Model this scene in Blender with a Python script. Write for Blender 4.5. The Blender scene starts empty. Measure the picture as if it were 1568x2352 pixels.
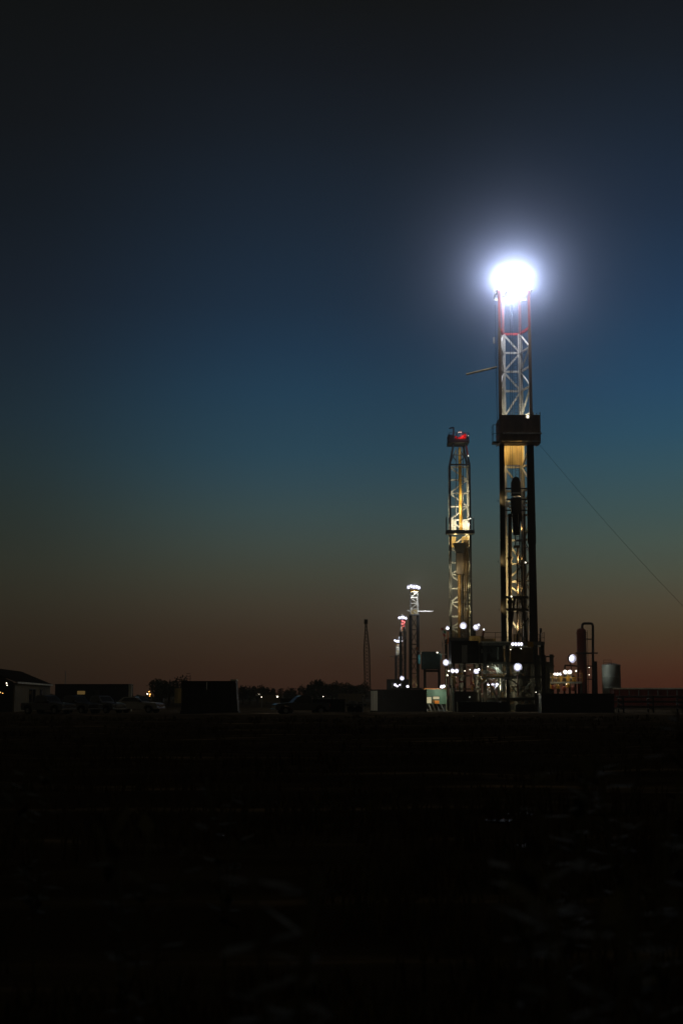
import bpy, math, random
from mathutils import Vector, noise, Matrix
R = math.radians
random.seed(11)
scene = bpy.context.scene
col = scene.collection

# ------------------------------------------------------------------ camera
FPX, PITCH, CAMZ = 3231.0, R(7.51), 1.7
cd = bpy.data.cameras.new('camera')
cam = bpy.data.objects.new('camera', cd)
col.objects.link(cam)
cam.location = (0, 0, CAMZ)
cam.rotation_euler = (R(90) + PITCH, 0, 0)
cd.sensor_fit = 'VERTICAL'
cd.sensor_height = 36.0
cd.lens = 18.0 / (1176.0 / FPX)
cd.clip_start = 0.1
cd.clip_end = 9000
cd.dof.use_dof = True
cd.dof.focus_distance = 190
cd.dof.aperture_fstop = 2.2
scene.camera = cam

def P(x, y, Y):
    """photo pixel (1568x2352 frame) at distance Y -> point of the place"""
    cx, cy = (x - 784) / FPX, (1176 - y) / FPX
    s, c = math.sin(PITCH), math.cos(PITCH)
    d = Vector((cx, c - cy * s, s + cy * c))
    t = Y / d.y
    return Vector((d.x * t, Y, CAMZ + d.z * t))

# ------------------------------------------------------------------ dusk sky
def lin(c):
    return tuple(((v / 255) / 12.92 if v / 255 <= .04045 else ((v / 255 + .055) / 1.055) ** 2.4) for v in c) + (1,)

world = bpy.data.worlds.new('World')
scene.world = world
world.use_nodes = True
nt = world.node_tree
nt.nodes.clear()
N = nt.nodes.new
L = nt.links.new
def math_node(op, a, b=None, clamp=False, tree=None):
    n = (tree or nt).nodes.new('ShaderNodeMath'); n.operation = op; n.use_clamp = clamp
    for i, v in enumerate((a, b)):
        if v is None: continue
        if isinstance(v, (int, float)): n.inputs[i].default_value = v
        else: (tree or nt).links.new(v, n.inputs[i])
    return n.outputs[0]
tc = N('ShaderNodeTexCoord'); sep = N('ShaderNodeSeparateXYZ'); L(tc.outputs['Generated'], sep.inputs[0])
elev = math_node('ARCSINE', sep.outputs[2])
azim = math_node('ARCTAN2', sep.outputs[0], sep.outputs[1])
ef = math_node('DIVIDE', elev, R(30), True)
def ramp(stops):
    n = N('ShaderNodeValToRGB'); e = n.color_ramp.elements
    while len(e) > 1: e.remove(e[-1])
    for i, (row, c) in enumerate(stops):
        a = PITCH + math.atan((1176 - row) / FPX)
        p = max(0, min(1, a / R(30)))
        k = e[0] if i == 0 else e.new(p)
        u = max(0, min(1, (1250 - row) / 250))   # the haze in front adds a little grey again
        k.position = p; k.color = lin((c[0] * (1 - .09 * u), c[1] * (1 - .03 * u), c[2]))
    L(ef, n.inputs[0])
    return n.outputs[0]
SKY_L = [(1602, (31, 22, 15)), (1560, (33, 24, 16)), (1500, (37, 29, 20)), (1440, (40, 34, 25)), (1370, (42, 40, 31)), (1290, (41, 44, 37)),
         (1180, (38, 46, 43)), (1080, (35, 47, 49)), (972, (31, 44, 51)), (850, (27, 38, 47)), (700, (24, 31, 40)), (500, (20, 25, 31)), (300, (18, 20, 23)), (0, (15, 16, 16)), (-150, (13, 13, 13))]
SKY_C = [(1602, (45, 28, 20)), (1570, (48, 30, 21)), (1528, (50, 34, 24)), (1458, (55, 43, 32)), (1389, (60, 54, 43)), (1320, (61, 63, 53)), (1250, (59, 69, 64)),
         (1180, (55, 72, 73)), (1110, (49, 71, 79)), (1041, (43, 69, 82)), (903, (36, 62, 80)), (800, (32, 54, 73)), (700, (30, 47, 64)), (500, (27, 38, 51)), (300, (23, 29, 37)), (150, (20, 23, 28)), (0, (18, 19, 20)), (-150, (14, 15, 16))]
SKY_R = [(1602, (60, 31, 20)), (1562, (64, 35, 23)), (1528, (67, 42, 28)), (1458, (69, 55, 38)), (1389, (73, 66, 51)), (1320, (70, 74, 62)), (1250, (66, 79, 72)),
         (1180, (60, 80, 80)), (1090, (53, 80, 89)), (1007, (46, 78, 95)), (903, (40, 72, 96)), (800, (36, 65, 90)), (694, (34, 57, 81)), (500, (30, 44, 62)), (300, (26, 35, 47)), (150, (23, 28, 35)), (0, (20, 22, 26)), (-150, (15, 17, 19))]
def mapr(v, a, b):
    n = N('ShaderNodeMapRange'); n.interpolation_type = 'SMOOTHSTEP'; n.clamp = True
    L(v, n.inputs[0]); n.inputs[1].default_value = a; n.inputs[2].default_value = b
    return n.outputs[0]
def mix(f, a, b):
    n = N('ShaderNodeMix'); n.data_type = 'RGBA'
    L(f, n.inputs[0]); L(a, n.inputs[6]); L(b, n.inputs[7])
    return n.outputs[2]
lc = mix(mapr(azim, R(-15), R(-1)), ramp(SKY_L), ramp(SKY_C))
lcr = mix(mapr(azim, R(2), R(14)), lc, ramp(SKY_R))
# the afterglow lies ahead of the camera; the sky behind is night
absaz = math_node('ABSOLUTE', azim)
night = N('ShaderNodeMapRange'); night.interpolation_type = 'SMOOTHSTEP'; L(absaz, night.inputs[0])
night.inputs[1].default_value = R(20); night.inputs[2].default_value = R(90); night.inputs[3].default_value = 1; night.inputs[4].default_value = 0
HAZE = .0004
# the added haze dims the low sky, so its strength is raised to match
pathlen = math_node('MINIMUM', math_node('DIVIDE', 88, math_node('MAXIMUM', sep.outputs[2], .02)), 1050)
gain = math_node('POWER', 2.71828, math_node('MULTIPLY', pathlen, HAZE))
rgb = N('ShaderNodeRGB'); rgb.outputs[0].default_value = (.0155, .014, .0098, 1)  # warm fill tone for the unseen sky behind, lifts ground and front faces
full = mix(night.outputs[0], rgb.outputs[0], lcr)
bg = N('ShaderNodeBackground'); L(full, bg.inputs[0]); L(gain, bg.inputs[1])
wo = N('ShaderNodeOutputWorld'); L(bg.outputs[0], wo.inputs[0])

# ------------------------------------------------------------------ render settings
vs = scene.view_settings
scene.display_settings.display_device = 'sRGB'
vs.view_transform = 'Standard'
vs.look = 'None'
vs.exposure = 0
vs.gamma = 1
cy = scene.cycles
cy.use_denoising = True
cy.max_bounces = 5
cy.diffuse_bounces = 2
cy.volume_bounces = 0
cy.volume_step_rate = .22
cy.sample_clamp_indirect = 2
cy.caustics_reflective = False
cy.caustics_refractive = False
cy.filter_width = 1.5

# ------------------------------------------------------------------ materials
def mat(name, c, rough=.6, metal=0, var=.35, scale=3, bump=0, streak=False, coat=0):
    m = bpy.data.materials.new(name); m.use_nodes = True
    t = m.node_tree; b = t.nodes['Principled BSDF']
    if rough >= .9: b.inputs['Specular IOR Level'].default_value = 0
    b.inputs['Roughness'].default_value = rough; b.inputs['Metallic'].default_value = metal
    if coat: b.inputs['Coat Weight'].default_value = coat
    x = t.nodes.new('ShaderNodeTexCoord')
    mp = t.nodes.new('ShaderNodeMapping'); t.links.new(x.outputs['Object'], mp.inputs[0])
    if streak: mp.inputs['Scale'].default_value = (1, 1, .18)
    n = t.nodes.new('ShaderNodeTexNoise'); n.inputs['Scale'].default_value = scale; n.inputs['Detail'].default_value = 6
    t.links.new(mp.outputs[0], n.inputs[0])
    r = t.nodes.new('ShaderNodeValToRGB')
    r.color_ramp.elements[0].position = .3; r.color_ramp.elements[1].position = .7
    r.color_ramp.elements[0].color = tuple(v * (1 - var) for v in c) + (1,)
    r.color_ramp.elements[1].color = tuple(min(1, v * (1 + var * .6)) for v in c) + (1,)
    t.links.new(n.outputs[0], r.inputs[0]); t.links.new(r.outputs[0], b.inputs['Base Color'])
    if bump:
        bp = t.nodes.new('ShaderNodeBump'); bp.inputs['Strength'].default_value = bump; bp.inputs['Distance'].default_value = .05
        t.links.new(n.outputs[0], bp.inputs['Height']); t.links.new(bp.outputs[0], b.inputs['Normal'])
    return m
def emit(name, c, s):
    m = bpy.data.materials.new(name); m.use_nodes = True
    t = m.node_tree; t.nodes.clear()
    e = t.nodes.new('ShaderNodeEmission'); e.inputs[0].default_value = tuple(c) + (1,); e.inputs[1].default_value = s
    o = t.nodes.new('ShaderNodeOutputMaterial'); t.links.new(e.outputs[0], o.inputs[0])
    return m
M = dict(
    white=mat('white_painted_steel', (.62, .60, .54), .5, 0, .35, 2.2, streak=True),
    steel=mat('grey_painted_steel', (.22, .22, .21), .5, .2, .4, 2, streak=True),
    dark=mat('dark_painted_steel', (.045, .043, .04), .55, .2, .4, 2, streak=True),
    black=mat('black_painted_steel', (.018, .018, .018), .6, 0, .4, 2),
    red=mat('red_painted_steel', (.5, .03, .025), .45, 0, .3, 3),
    oxide=mat('oxide_red_steel', (.22, .045, .03), .5, 0, .45, 1.5, streak=True),
    yellow=mat('yellow_painted_steel', (.5, .27, .03), .45, 0, .6, .9, streak=True),
    ochre=mat('dull_ochre_pipe', (.24, .125, .03), .55, .1, .6, 1.2, streak=True),  # darker, duller ochre than the yellow pipe above
    orange=mat('orange_painted_steel', (.7, .2, .02), .5, 0, .3, 2),
    canvas=mat('tan_wind_wall_canvas', (.52, .38, .16), .8, 0, .6, 1.1, .3, True),
    paleclad=mat('pale_wind_wall_cladding', (.74, .72, .60), .7, 0, .3, 1.3, .2, True),
    green=mat('green_container_paint', (.11, .19, .12), .55, 0, .35, 1.6, streak=True),
    teal=mat('dark_teal_cladding', (.03, .07, .06), .6, 0, .4, 1.3),
    cyan=mat('cyan_painted_trim', (.12, .5, .5), .5, 0, .2, 3),
    cream=mat('cream_siding', (.20, .155, .085), .75, 0, .25, 1.4, streak=True),
    roof=mat('dark_roof_sheet', (.03, .026, .022), .95, 0, .4, 1.5),
    silver=mat('bare_tank_steel', (.45, .47, .44), .45, .3, .25, 1.2, streak=True),
    brown=mat('brown_black_painted_steel', (.18, .115, .055), .5, .1, .4, 2, streak=True), soil=None, rubber=mat('tyre_rubber', (.018, .018, .018), .9, 0, .3, 9),
    glass=mat('dark_vehicle_glass', (.01, .012, .014), .08, 0, .1, 2, coat=.5),
    chrome=mat('bright_chrome', (.7, .7, .7), .12, 1, .1, 6),
    paint_dark=mat('dark_grey_car_paint', (.035, .034, .033), .25, .2, .2, 2, coat=.6),
    paint_black=mat('black_car_paint', (.015, .015, .016), .2, .1, .2, 2, coat=.6),
    paint_silver=mat('silver_car_paint', (.11, .11, .11), .25, .4, .2, 2, coat=.6),
    paint_white=mat('white_car_paint', (.38, .36, .33), .3, 0, .1, 2, coat=.5),
    bark=mat('tree_bark', (.05, .035, .022), .9, 0, .5, 6, .4),
    leaf=mat('tree_leaves', (.045, .055, .025), .8, 0, .5, .6),
    weed=mat('weed_leaves', (.09, .075, .03), .8, 0, .5, 3),
    grass=mat('dry_grass', (.10, .075, .035), .9, 0, .6, .25),
    cable=mat('wire_rope', (.03, .03, .03), .5, .6, .3, 4),
    hose=mat('black_rubber_hose', (.02, .02, .02), .7, 0, .3, 4),
    pipe=mat('drill_pipe_steel', (.09, .065, .045), .5, .4, .5, 1.5, streak=True),
    flagred=mat('red_cloth', (.6, .05, .04), .8), flagwhite=mat('white_cloth', (.75, .75, .7), .8), flaggreen=mat('green_cloth', (.05, .3, .1), .8),
    cool=emit('cool_lamp_bulb', (.95, .94, 1), 15), warm=emit('warm_lamp_bulb', (1, .72, .3), 5), mid=emit('neutral_lamp_bulb', (1, .95, .82), 9),
    bowl_cool=mat('cool_reflector_bowl', (.74, .74, .88), .35, 0, .05, 3), bowl_warm=mat('warm_reflector_bowl', (.8, .74, .6), .35, 0, .05, 3),  # bluish tint imitates the glare fringe round cool lamps
    crown=emit('crown_lamp_bulb', (.95, .96, 1), 60), amber=emit('amber_lamp_bulb', (1, .42, .1), 9), dimwin=emit('dim_lit_window', (1, .62, .2), .09),
    litwin=emit('lit_window', (1, .88, .52), .5), redlamp=emit('red_beacon_lens', (1, .03, .05), 1.6),
)
# ------------------------------------------------------------------ mesh builder
ORIGIN = {}
class MB:
    def __init__(s): s.v = []; s.f = []
    def quadbox(s, a, b):          # a, b: 4 bottom, 4 top corners
        n = len(s.v); s.v += [tuple(p) for p in a] + [tuple(p) for p in b]
        s.f += [(n+3, n+2, n+1, n), (n+4, n+5, n+6, n+7)] + [(n+i, n+(i+1) % 4, n+4+(i+1) % 4, n+4+i) for i in range(4)]
        return s
    def box(s, x0, x1, y0, y1, z0, z1):
        if x0 > x1: x0, x1 = x1, x0
        if y0 > y1: y0, y1 = y1, y0
        if z0 > z1: z0, z1 = z1, z0
        return s.quadbox([(x0, y0, z0), (x1, y0, z0), (x1, y1, z0), (x0, y1, z0)], [(x0, y0, z1), (x1, y0, z1), (x1, y1, z1), (x0, y1, z1)])
    def bar(s, p, q, w, d=None):   # rectangular bar between two points
        p, q = Vector(p), Vector(q); d = d or w
        t = (q - p).normalized()
        u = Vector((0, 1, 0)) if abs(t.y) < .9 else Vector((1, 0, 0))
        a = t.cross(u).normalized(); b = a.cross(t).normalized()
        o = [a * sx * w / 2 + b * sy * d / 2 for sx, sy in ((-1, -1), (1, -1), (1, 1), (-1, 1))]
        return s.quadbox([p + k for k in o], [q + k for k in o])
    def tube(s, p, q, r, r2=None, n=10, cap=True):
        p, q = Vector(p), Vector(q); r2 = r if r2 is None else r2
        t = (q - p).normalized()
        u = Vector((0, 0, 1)) if abs(t.z) < .9 else Vector((1, 0, 0))
        a = t.cross(u).normalized(); b = t.cross(a)
        k = len(s.v)
        for c, rr in ((p, r), (q, r2)):
            for i in range(n):
                w = 2 * math.pi * i / n
                s.v.append(tuple(c + a * math.cos(w) * rr + b * math.sin(w) * rr))
        s.f += [(k+i, k+(i+1) % n, k+n+(i+1) % n, k+n+i) for i in range(n)]
        if cap: s.f += [tuple(range(k+n-1, k-1, -1)), tuple(range(k+n, k+2*n))]
        return s
    def path(s, pts, r, n=8):
        for a, b in zip(pts, pts[1:]): s.tube(a, b, r, n=n)
        return s
    def lathe(s, c, prof, n=20):   # prof: (radius, z) about a vertical axis at c
        c = Vector(c); k = len(s.v)
        for rr, z in prof:
            for i in range(n):
                w = 2 * math.pi * i / n
                s.v.append((c.x + math.cos(w) * rr, c.y + math.sin(w) * rr, c.z + z))
        for j in range(len(prof) - 1):
            s.f += [(k+j*n+i, k+j*n+(i+1) % n, k+(j+1)*n+(i+1) % n, k+(j+1)*n+i) for i in range(n)]
        s.f += [tuple(range(k+n-1, k-1, -1)), tuple(range(k+(len(prof)-1)*n, k+len(prof)*n))]
        return s
    def prism(s, prof, y0, y1, top_inset=None):   # polygon in x,z swept along y
        k = len(s.v); n = len(prof)
        zs = [p[1] for p in prof]; z0, z1 = min(zs), max(zs)
        ins = lambda z: (top_inset or 0) * (z - z0) / (z1 - z0)
        s.v += [(x, y0 + ins(z), z) for x, z in prof] + [(x, y1 - ins(z), z) for x, z in prof]
        s.f += [tuple(range(k, k+n)), tuple(range(k+2*n-1, k+n-1, -1))]
        s.f += [(k+(i+1) % n, k+i, k+n+i, k+n+(i+1) % n) for i in range(n)]
        return s
    def disc_lens(s, c, d, r, t=.08, n=16):   # a shallow domed lens facing d
        c, d = Vector(c), Vector(d).normalized()
        s.tube(c, c + d * t, r, r * .8, n)
        return s
    def build(s, name, m, parent=None, bevel=0, smooth=False):
        me = bpy.data.meshes.new(name)
        o0 = ORIGIN.get(parent.name, Vector()) if parent else Vector()
        me.from_pydata([tuple(Vector(p) - o0) for p in s.v], [], s.f)
        me.materials.append(m if not isinstance(m, str) else M[m])
        if smooth:
            for p in me.polygons: p.use_smooth = len(p.vertices) == 4
        me.update()
        o = bpy.data.objects.new(name, me); col.objects.link(o)
        if parent:
            o.parent = parent; ORIGIN[o.name] = o0
        if bevel:
            b = o.modifiers.new('edge', 'BEVEL'); b.width = bevel; b.segments = 2; b.limit_method = 'ANGLE'
        return o
def tag(o, label=None, cat=None, group=None, kind=None):
    if label: o['label'] = label
    if cat: o['category'] = cat
    if group: o['group'] = group
    if kind: o['kind'] = kind
    return o
def thing(name, label, cat, loc=(0, 0, 0), group=None):
    o = bpy.data.objects.new(name, None); col.objects.link(o)
    o.empty_display_size = .3
    o.location = loc; ORIGIN[o.name] = Vector(loc)
    return tag(o, label, cat, group)
def single(mb, name, m, label, cat, loc, group=None, bevel=0):
    """a thing that is one mesh, its origin at its base"""
    loc = Vector(loc)
    mb.v = [tuple(Vector(p) - loc) for p in mb.v]
    o = mb.build(name, m, None, bevel); o.location = loc
    return tag(o, label, cat, group)
def copy_tree(o, parent=None):
    c = o.copy(); col.objects.link(c)
    if parent: c.parent = parent
    for ch in [x for x in bpy.data.objects if x.parent == o]: copy_tree(ch, c)
    return c
def light(parent, p, w, c=(1, 1, 1), rad=.12, aim=None, cone=150, blend=.6):
    d = bpy.data.lights.new('lamp_or_fill_light', 'SPOT' if aim else 'POINT')
    d.energy = w; d.color = c; d.shadow_soft_size = rad
    if aim: d.spot_size = R(cone); d.spot_blend = blend
    o = bpy.data.objects.new('lamp_or_fill_light', d); col.objects.link(o)
    if parent: o.parent = parent
    o.location = Vector(p) - (ORIGIN.get(parent.name, Vector()) if parent else Vector())
    if aim: o.rotation_euler = Vector(aim).to_track_quat('-Z', 'Y').to_euler()
    return o
COOL, MIDC, WARM = (.88, .93, 1), (1, .93, .78), (1, .7, .3)

def flood(parent, p, aim, r, kind='cool', watts=0, wide=1.0, cone=150, c=None):
    """a flood lamp: housing with yoke, and a lens that shines"""
    p = Vector(p); a = Vector(aim).normalized()
    side = a.cross(Vector((0, 0, 1))).normalized()
    r = r * .82
    h = MB()
    for k in range(max(1, round(wide))):
        q = p + side * (k - (max(1, round(wide)) - 1) / 2) * r * 2.0
        h.tube(q - a * r * .7, q + a * .02, r * .55, r * 1.06, 12)
    h.bar(p - a * r * .4 - Vector((0, 0, r * 1.6)), p - a * r * .4, .08)
    fl = h.build('flood_lamp', 'dark', parent)
    rf, bu = MB(), MB()
    up = side.cross(a).normalized()
    for k in range(max(1, round(wide))):
        q = p + side * (k - (max(1, round(wide)) - 1) / 2) * r * 2.0
        n = 16; k0 = len(rf.v); rings = ((1.0, 0.0), (.8, -.14), (.55, -.27), (.28, -.36), (.06, -.4))
        for rr, dz in rings:
            for i in range(n):
                w = 2 * math.pi * i / n
                rf.v.append(tuple(q + a * (.03 + r * (.42 + dz)) + (side * math.cos(w) + up * math.sin(w)) * rr * r))
        for jj in range(len(rings) - 1):
            rf.f += [(k0+jj*n+i, k0+jj*n+(i+1) % n, k0+(jj+1)*n+(i+1) % n, k0+(jj+1)*n+i) for i in range(n)]
        rf.f.append(tuple(k0 + (len(rings) - 1) * n + i for i in range(n)))
        c0 = q + a * (.03 + r * .22); b_ = r * .27
        bu.lathe(c0, [(b_ * math.sin(math.pi * t / 6) + .001, -b_ * math.cos(math.pi * t / 6)) for t in range(7)], 10)
    rf.build('reflector', {'cool': 'bowl_cool', 'crown': 'bowl_cool'}.get(kind, 'bowl_warm'), fl)
    bu.build('bulb', kind, fl)
    if watts: light(fl, p + a * (.25 + r * .3), watts, c or {'cool': COOL, 'warm': WARM, 'mid': MIDC, 'amber': (1, .45, .12), 'crown': COOL}[kind], .15, a, cone)
    return fl
TOCAM = lambda p: (Vector((0, 0, CAMZ)) - Vector(p)).normalized()

def lerp(a, b, t): return a + (b - a) * t

# ------------------------------------------------------------------ ground
def soil_material():
    m = bpy.data.materials.new('dark_soil'); m.use_nodes = True
    t = m.node_tree; b = t.nodes['Principled BSDF']; b.inputs['Roughness'].default_value = .95
    b.inputs['Specular IOR Level'].default_value = 0
    x = t.nodes.new('ShaderNodeTexCoord')
    mp = t.nodes.new('ShaderNodeMapping'); mp.inputs['Scale'].default_value = (.05, .35, 1); t.links.new(x.outputs['Object'], mp.inputs[0])
    n = t.nodes.new('ShaderNodeTexNoise'); n.inputs['Scale'].default_value = 2.2; n.inputs['Detail'].default_value = 9; t.links.new(mp.outputs[0], n.inputs[0])
    n2 = t.nodes.new('ShaderNodeTexNoise'); n2.inputs['Scale'].default_value = 1.7; n2.inputs['Detail'].default_value = 8; t.links.new(x.outputs['Object'], n2.inputs[0])
    r = t.nodes.new('ShaderNodeValToRGB'); e = r.color_ramp.elements
    e[0].position = .45; e[0].color = (.05, .036, .02, 1); e[1].position = .76; e[1].color = (.42, .29, .16, 1)
    k = e.new(.6); k.color = (.085, .062, .034, 1)
    t.links.new(n.outputs[0], r.inputs[0]); t.links.new(r.outputs[0], b.inputs['Base Color'])
    bp = t.nodes.new('ShaderNodeBump'); bp.inputs['Strength'].default_value = .6; bp.inputs['Distance'].default_value = .12
    t.links.new(n2.outputs[0], bp.inputs['Height']); t.links.new(bp.outputs[0], b.inputs['Normal'])
    return m
M['soil'] = soil_material()
def gz(x, y):
    if y > 148: return 0.0
    k = max(0, min(1, (148 - y) / 12))
    rut = -.10 * math.exp(-((y - 27 - .4 * math.sin(x * .2)) / .7) ** 2) - .10 * math.exp(-((y - 30.2 - .4 * math.sin(x * .2)) / .7) ** 2) + .07 * math.exp(-((y - 24.5) / 1.2) ** 2)
    near = max(0, min(1, (y - 2) / 6))
    return k * (.22 * noise.noise((x * .05, y * .08, 0)) + .09 * noise.noise((x * .3, y * .35, 3)) + .03 * noise.noise((x * 1.3, y * 1.3, 7)) + rut) * near
def ground():
    ys = [-30, -8]; y = -2.0
    while y < 160: ys.append(y); y += max(.35, y * .022)
    ys += [175, 200, 240, 300, 400, 600, 800, 1000]
    xs = [-500, -300, -150, -90]; x = -60.0
    while x <= 75: xs.append(x); x += .9
    xs += [95, 150, 300, 500]
    v = [(x, y, gz(x, y) if -62 < x < 76 else 0) for y in ys for x in xs]
    n = len(xs)
    f = [(j*n+i, j*n+i+1, (j+1)*n+i+1, (j+1)*n+i) for j in range(len(ys)-1) for i in range(n-1)]
    b = MB(); b.v = v; b.f = f
    o = b.build('ground', M['soil'])
    for p in o.data.polygons: p.use_smooth = True
    tag(o, 'dark scrubby soil of the open field', None, None, 'structure')
ground()
# pale caliche of the drilling pad, its front edge scraped into a low broken berm
def pad():
    m = mat('caliche_gravel', (.11, .085, .055), .95, 0, .7, .35, .5)
    b = MB(); nx, rows = 150, [141.5, 142.2, 142.8, 143.4, 144.0, 145.0, 146.5, 148.5, 150, 154, 160, 200, 300, 700]
    for j, y in enumerate(rows):
        for i in range(nx + 1):
            x = -30 + 95 * i / nx
            hump = .30 * max(0, noise.noise((x * .16, 1.7, 0)) + .35) * math.exp(-((y - 143.4) / .75) ** 2) + .16 * max(0, noise.noise((x * .22, 8.7, 2)) + .2) * math.exp(-((y - 148.3) / .9) ** 2)
            b.v.append((x, y, max(gz(x, y), 0) * (1 if y < 148 else 0) + .012 + hump - (.08 if j == 0 else 0)))
    n = nx + 1
    b.f = [(j*n+i, j*n+i+1, (j+1)*n+i+1, (j+1)*n+i) for j in range(len(rows)-1) for i in range(nx)]
    o = b.build('gravel_pad', m)
    tag(o, 'pale gravel pad under the drilling rigs', None, None, 'structure')
pad()
def track(x0, x1, y0, y1, name, label):
    m = M.get('track') or mat('pale_dirt_track', (.42, .31, .19), .95, 0, .4, .6, .4); M['track'] = m
    b = MB(); nx = 30
    for y in (y0, (y0 + y1) / 2, y1):
        for i in range(nx + 1):
            x = lerp(x0, x1, i / nx); b.v.append((x, y + .5 * noise.noise((x * .3, y, 4)), max(0, gz(x, y)) + .04))
    n = nx + 1
    b.f = [(j*n+i, j*n+i+1, (j+1)*n+i+1, (j+1)*n+i) for j in range(2) for i in range(nx)]
    tag(b.build(name, m), label, None, None, 'structure')
a, b_ = P(556, 1640, 141), P(642, 1640, 141)
track(a.x, b_.x, 144.5, 153, 'dirt_track', 'pale dirt track between the dark box and the parked machines')

# ------------------------------------------------------------------ generic lattice mast
def mast(root, Y, dep, edge, rows, legw, m_front, m_rear, inner=0, rear_w=None, xbrace=False, bw=.16, diag=True, front_braces=()):
    """four legs; horizontal and diagonal members on the rear face and the sides. edge(row) -> (left pixel, right pixel)"""
    y0, y1 = rows[0], rows[-1]
    rear_w = rear_w or legw
    def pt(side, row, back):
        l, r = edge(row); q = P(l if side < 0 else r, row, Y)
        w = legw if not back else rear_w
        x = q.x - side * (w / 2 + (inner if back else 0))
        return Vector((x, Y + (dep if back else 0), q.z))
    for side in (-1, 1):
        for back in (0, 1):
            b = MB(); w = rear_w if back else legw
            knots = sorted(set([y0, y1] + [r for r in rows]))
            for a, c in zip(knots, knots[1:]): b.bar(pt(side, a, back), pt(side, c, back), w, legw)
            b.build('mast_leg', m_rear if back else m_front, root)
    for i, r in enumerate(rows):
        MB().bar(pt(-1, r, 1), pt(1, r, 1), bw * 1.2, bw).build('cross_beam', m_rear, root)
        for side in (-1, 1):
            MB().bar(pt(side, r, 0), pt(side, r, 1), bw, bw).build('side_beam', m_rear, root)
        if r in front_braces:
            MB().bar(pt(-1, r, 0), pt(1, r, 0), bw, bw).build('front_beam', m_front, root)
        if i and diag:
            p = rows[i-1]
            s = 1 if i % 2 else -1
            MB().bar(pt(s, p, 1), pt(-s, r, 1), bw, bw * .8).build('diagonal_brace', m_rear, root)
            if xbrace: MB().bar(pt(-s, p, 1), pt(s, r, 1), bw * .8, bw * .7).build('diagonal_brace', m_rear, root)
            for side in (-1, 1):
                a, c = (0, 1) if i % 2 else (1, 0)
                MB().bar(pt(side, p, a), pt(side, r, c), bw * .9, bw * .8).build('diagonal_brace', m_rear, root)
    return pt
def rail(mb, pts, z0=0, h=1.1, step=1.5, t=.05):
    for a, b in zip(pts, pts[1:]):
        a, b = Vector(a), Vector(b); n = max(1, round((b - a).length / step))
        for k in (.5, 1): mb.bar(a + Vector((0, 0, h * k)), b + Vector((0, 0, h * k)), t)
        for i in range(n + 1):
            q = a.lerp(b, i / n); mb.bar(q, q + Vector((0, 0, h)), t)
    return mb

# =================================================================== RIG A (nearest, tallest)
YA = 175.0
zA = lambda row: P(1190, row, YA).z
xA = lambda px, row=1475: P(px, row, YA).x
base = P(1190, 1475, YA)
rigA = thing('drilling_rig', 'tallest drilling rig, its mast crowned by a dazzling white floodlight', 'drilling rig', (base.x, YA + 1.5, 0), 'drilling rigs')
def edgeA(r):
    return (1143 + (r - 750) * 7 / 700, 1218 + (r - 750) * (14 / 700))
rowsA = [1475, 1400, 1372, 1331, 1290, 1235, 1178, 1150, 1120, 1064, 1010, 948, 886, 841, 797, 753]
ptA = mast(rigA, YA, 3.2, edgeA, rowsA, .36, 'brown', 'white', .72, .55, bw=.22, front_braces=(1475,))  # front legs in dark paint stand for unlit faces; rear ones white
# broad pipe duct cladding the right front leg, below the racking board; left leg tray
d = MB()
for a, c in ((1600, 1480), (1480, 1250), (1250, 1024)):
    la, lc_ = P(edgeA(a)[1], a, YA), P(edgeA(c)[1], c, YA)
    d.quadbox([(la.x - .98, YA - .55, la.z), (la.x + .06, YA - .55, la.z), (la.x + .06, YA - .2, la.z), (la.x - .98, YA - .2, la.z)],
              [(lc_.x - .86, YA - .55, lc_.z), (lc_.x, YA - .55, lc_.z), (lc_.x, YA - .2, lc_.z), (lc_.x - .86, YA - .2, lc_.z)])
d.build('cable_duct', 'dark', rigA)
d = MB()
la, lc_ = P(1151, 1475, YA), P(1146, 1024, YA)
d.quadbox([(la.x, YA - .45, la.z), (la.x + .62, YA - .45, la.z), (la.x + .62, YA - .2, la.z), (la.x, YA - .2, la.z)],
          [(lc_.x + .02, YA - .45, lc_.z), (lc_.x + .56, YA - .45, lc_.z), (lc_.x + .56, YA - .2, lc_.z), (lc_.x + .02, YA - .2, lc_.z)])
d.build('cable_duct', 'dark', rigA)
# standing service pipes at the left front edge (catch light as thin strips)
for k, (px, r0, r1, rad) in enumerate(((1149, 1440, 760, .07), (1221, 960, 760, .06), (1141, 980, 700, .03))):
    MB().tube(P(px + (0 if k else 3), r0, YA - .1), P(px - 5, r1, YA - .1), rad, n=8).build('service_pipe', 'white' if k < 2 else 'cable', rigA)
# red crown section: base beams, crown block, sheaves, lamp ring
for r in (753,):
    a, c = ptA(-1, r, 1), ptA(1, r, 1)
    MB().bar(a, c, .3, .25).build('crown_beam', 'red', rigA)
    for s in (-1, 1):
        MB().bar(ptA(s, r, 0), ptA(s, r, 1), .3, .25).build('crown_beam', 'red', rigA)
for s in (-1, 1):
    for bk in (0, 1):
        MB().bar(ptA(s, 753, bk), ptA(s, 668, bk), .3).build('crown_post', 'oxide', rigA)
zc = zA(668); xc = (ptA(-1, 700, 0).x + ptA(1, 700, 0).x) / 2
fr = MB()
for yy in (YA - .9, YA + 4.1):
    fr.bar((xc - 2.2, yy, zc), (xc + 2.2, yy, zc), .2)
for xx in (xc - 2.2, xc - .9, xc + .9, xc + 2.2):
    fr.bar((xx, YA - .9, zc), (xx, YA + 4.1, zc), .2)
cp = fr.build('crown_platform', 'white', rigA)
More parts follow.
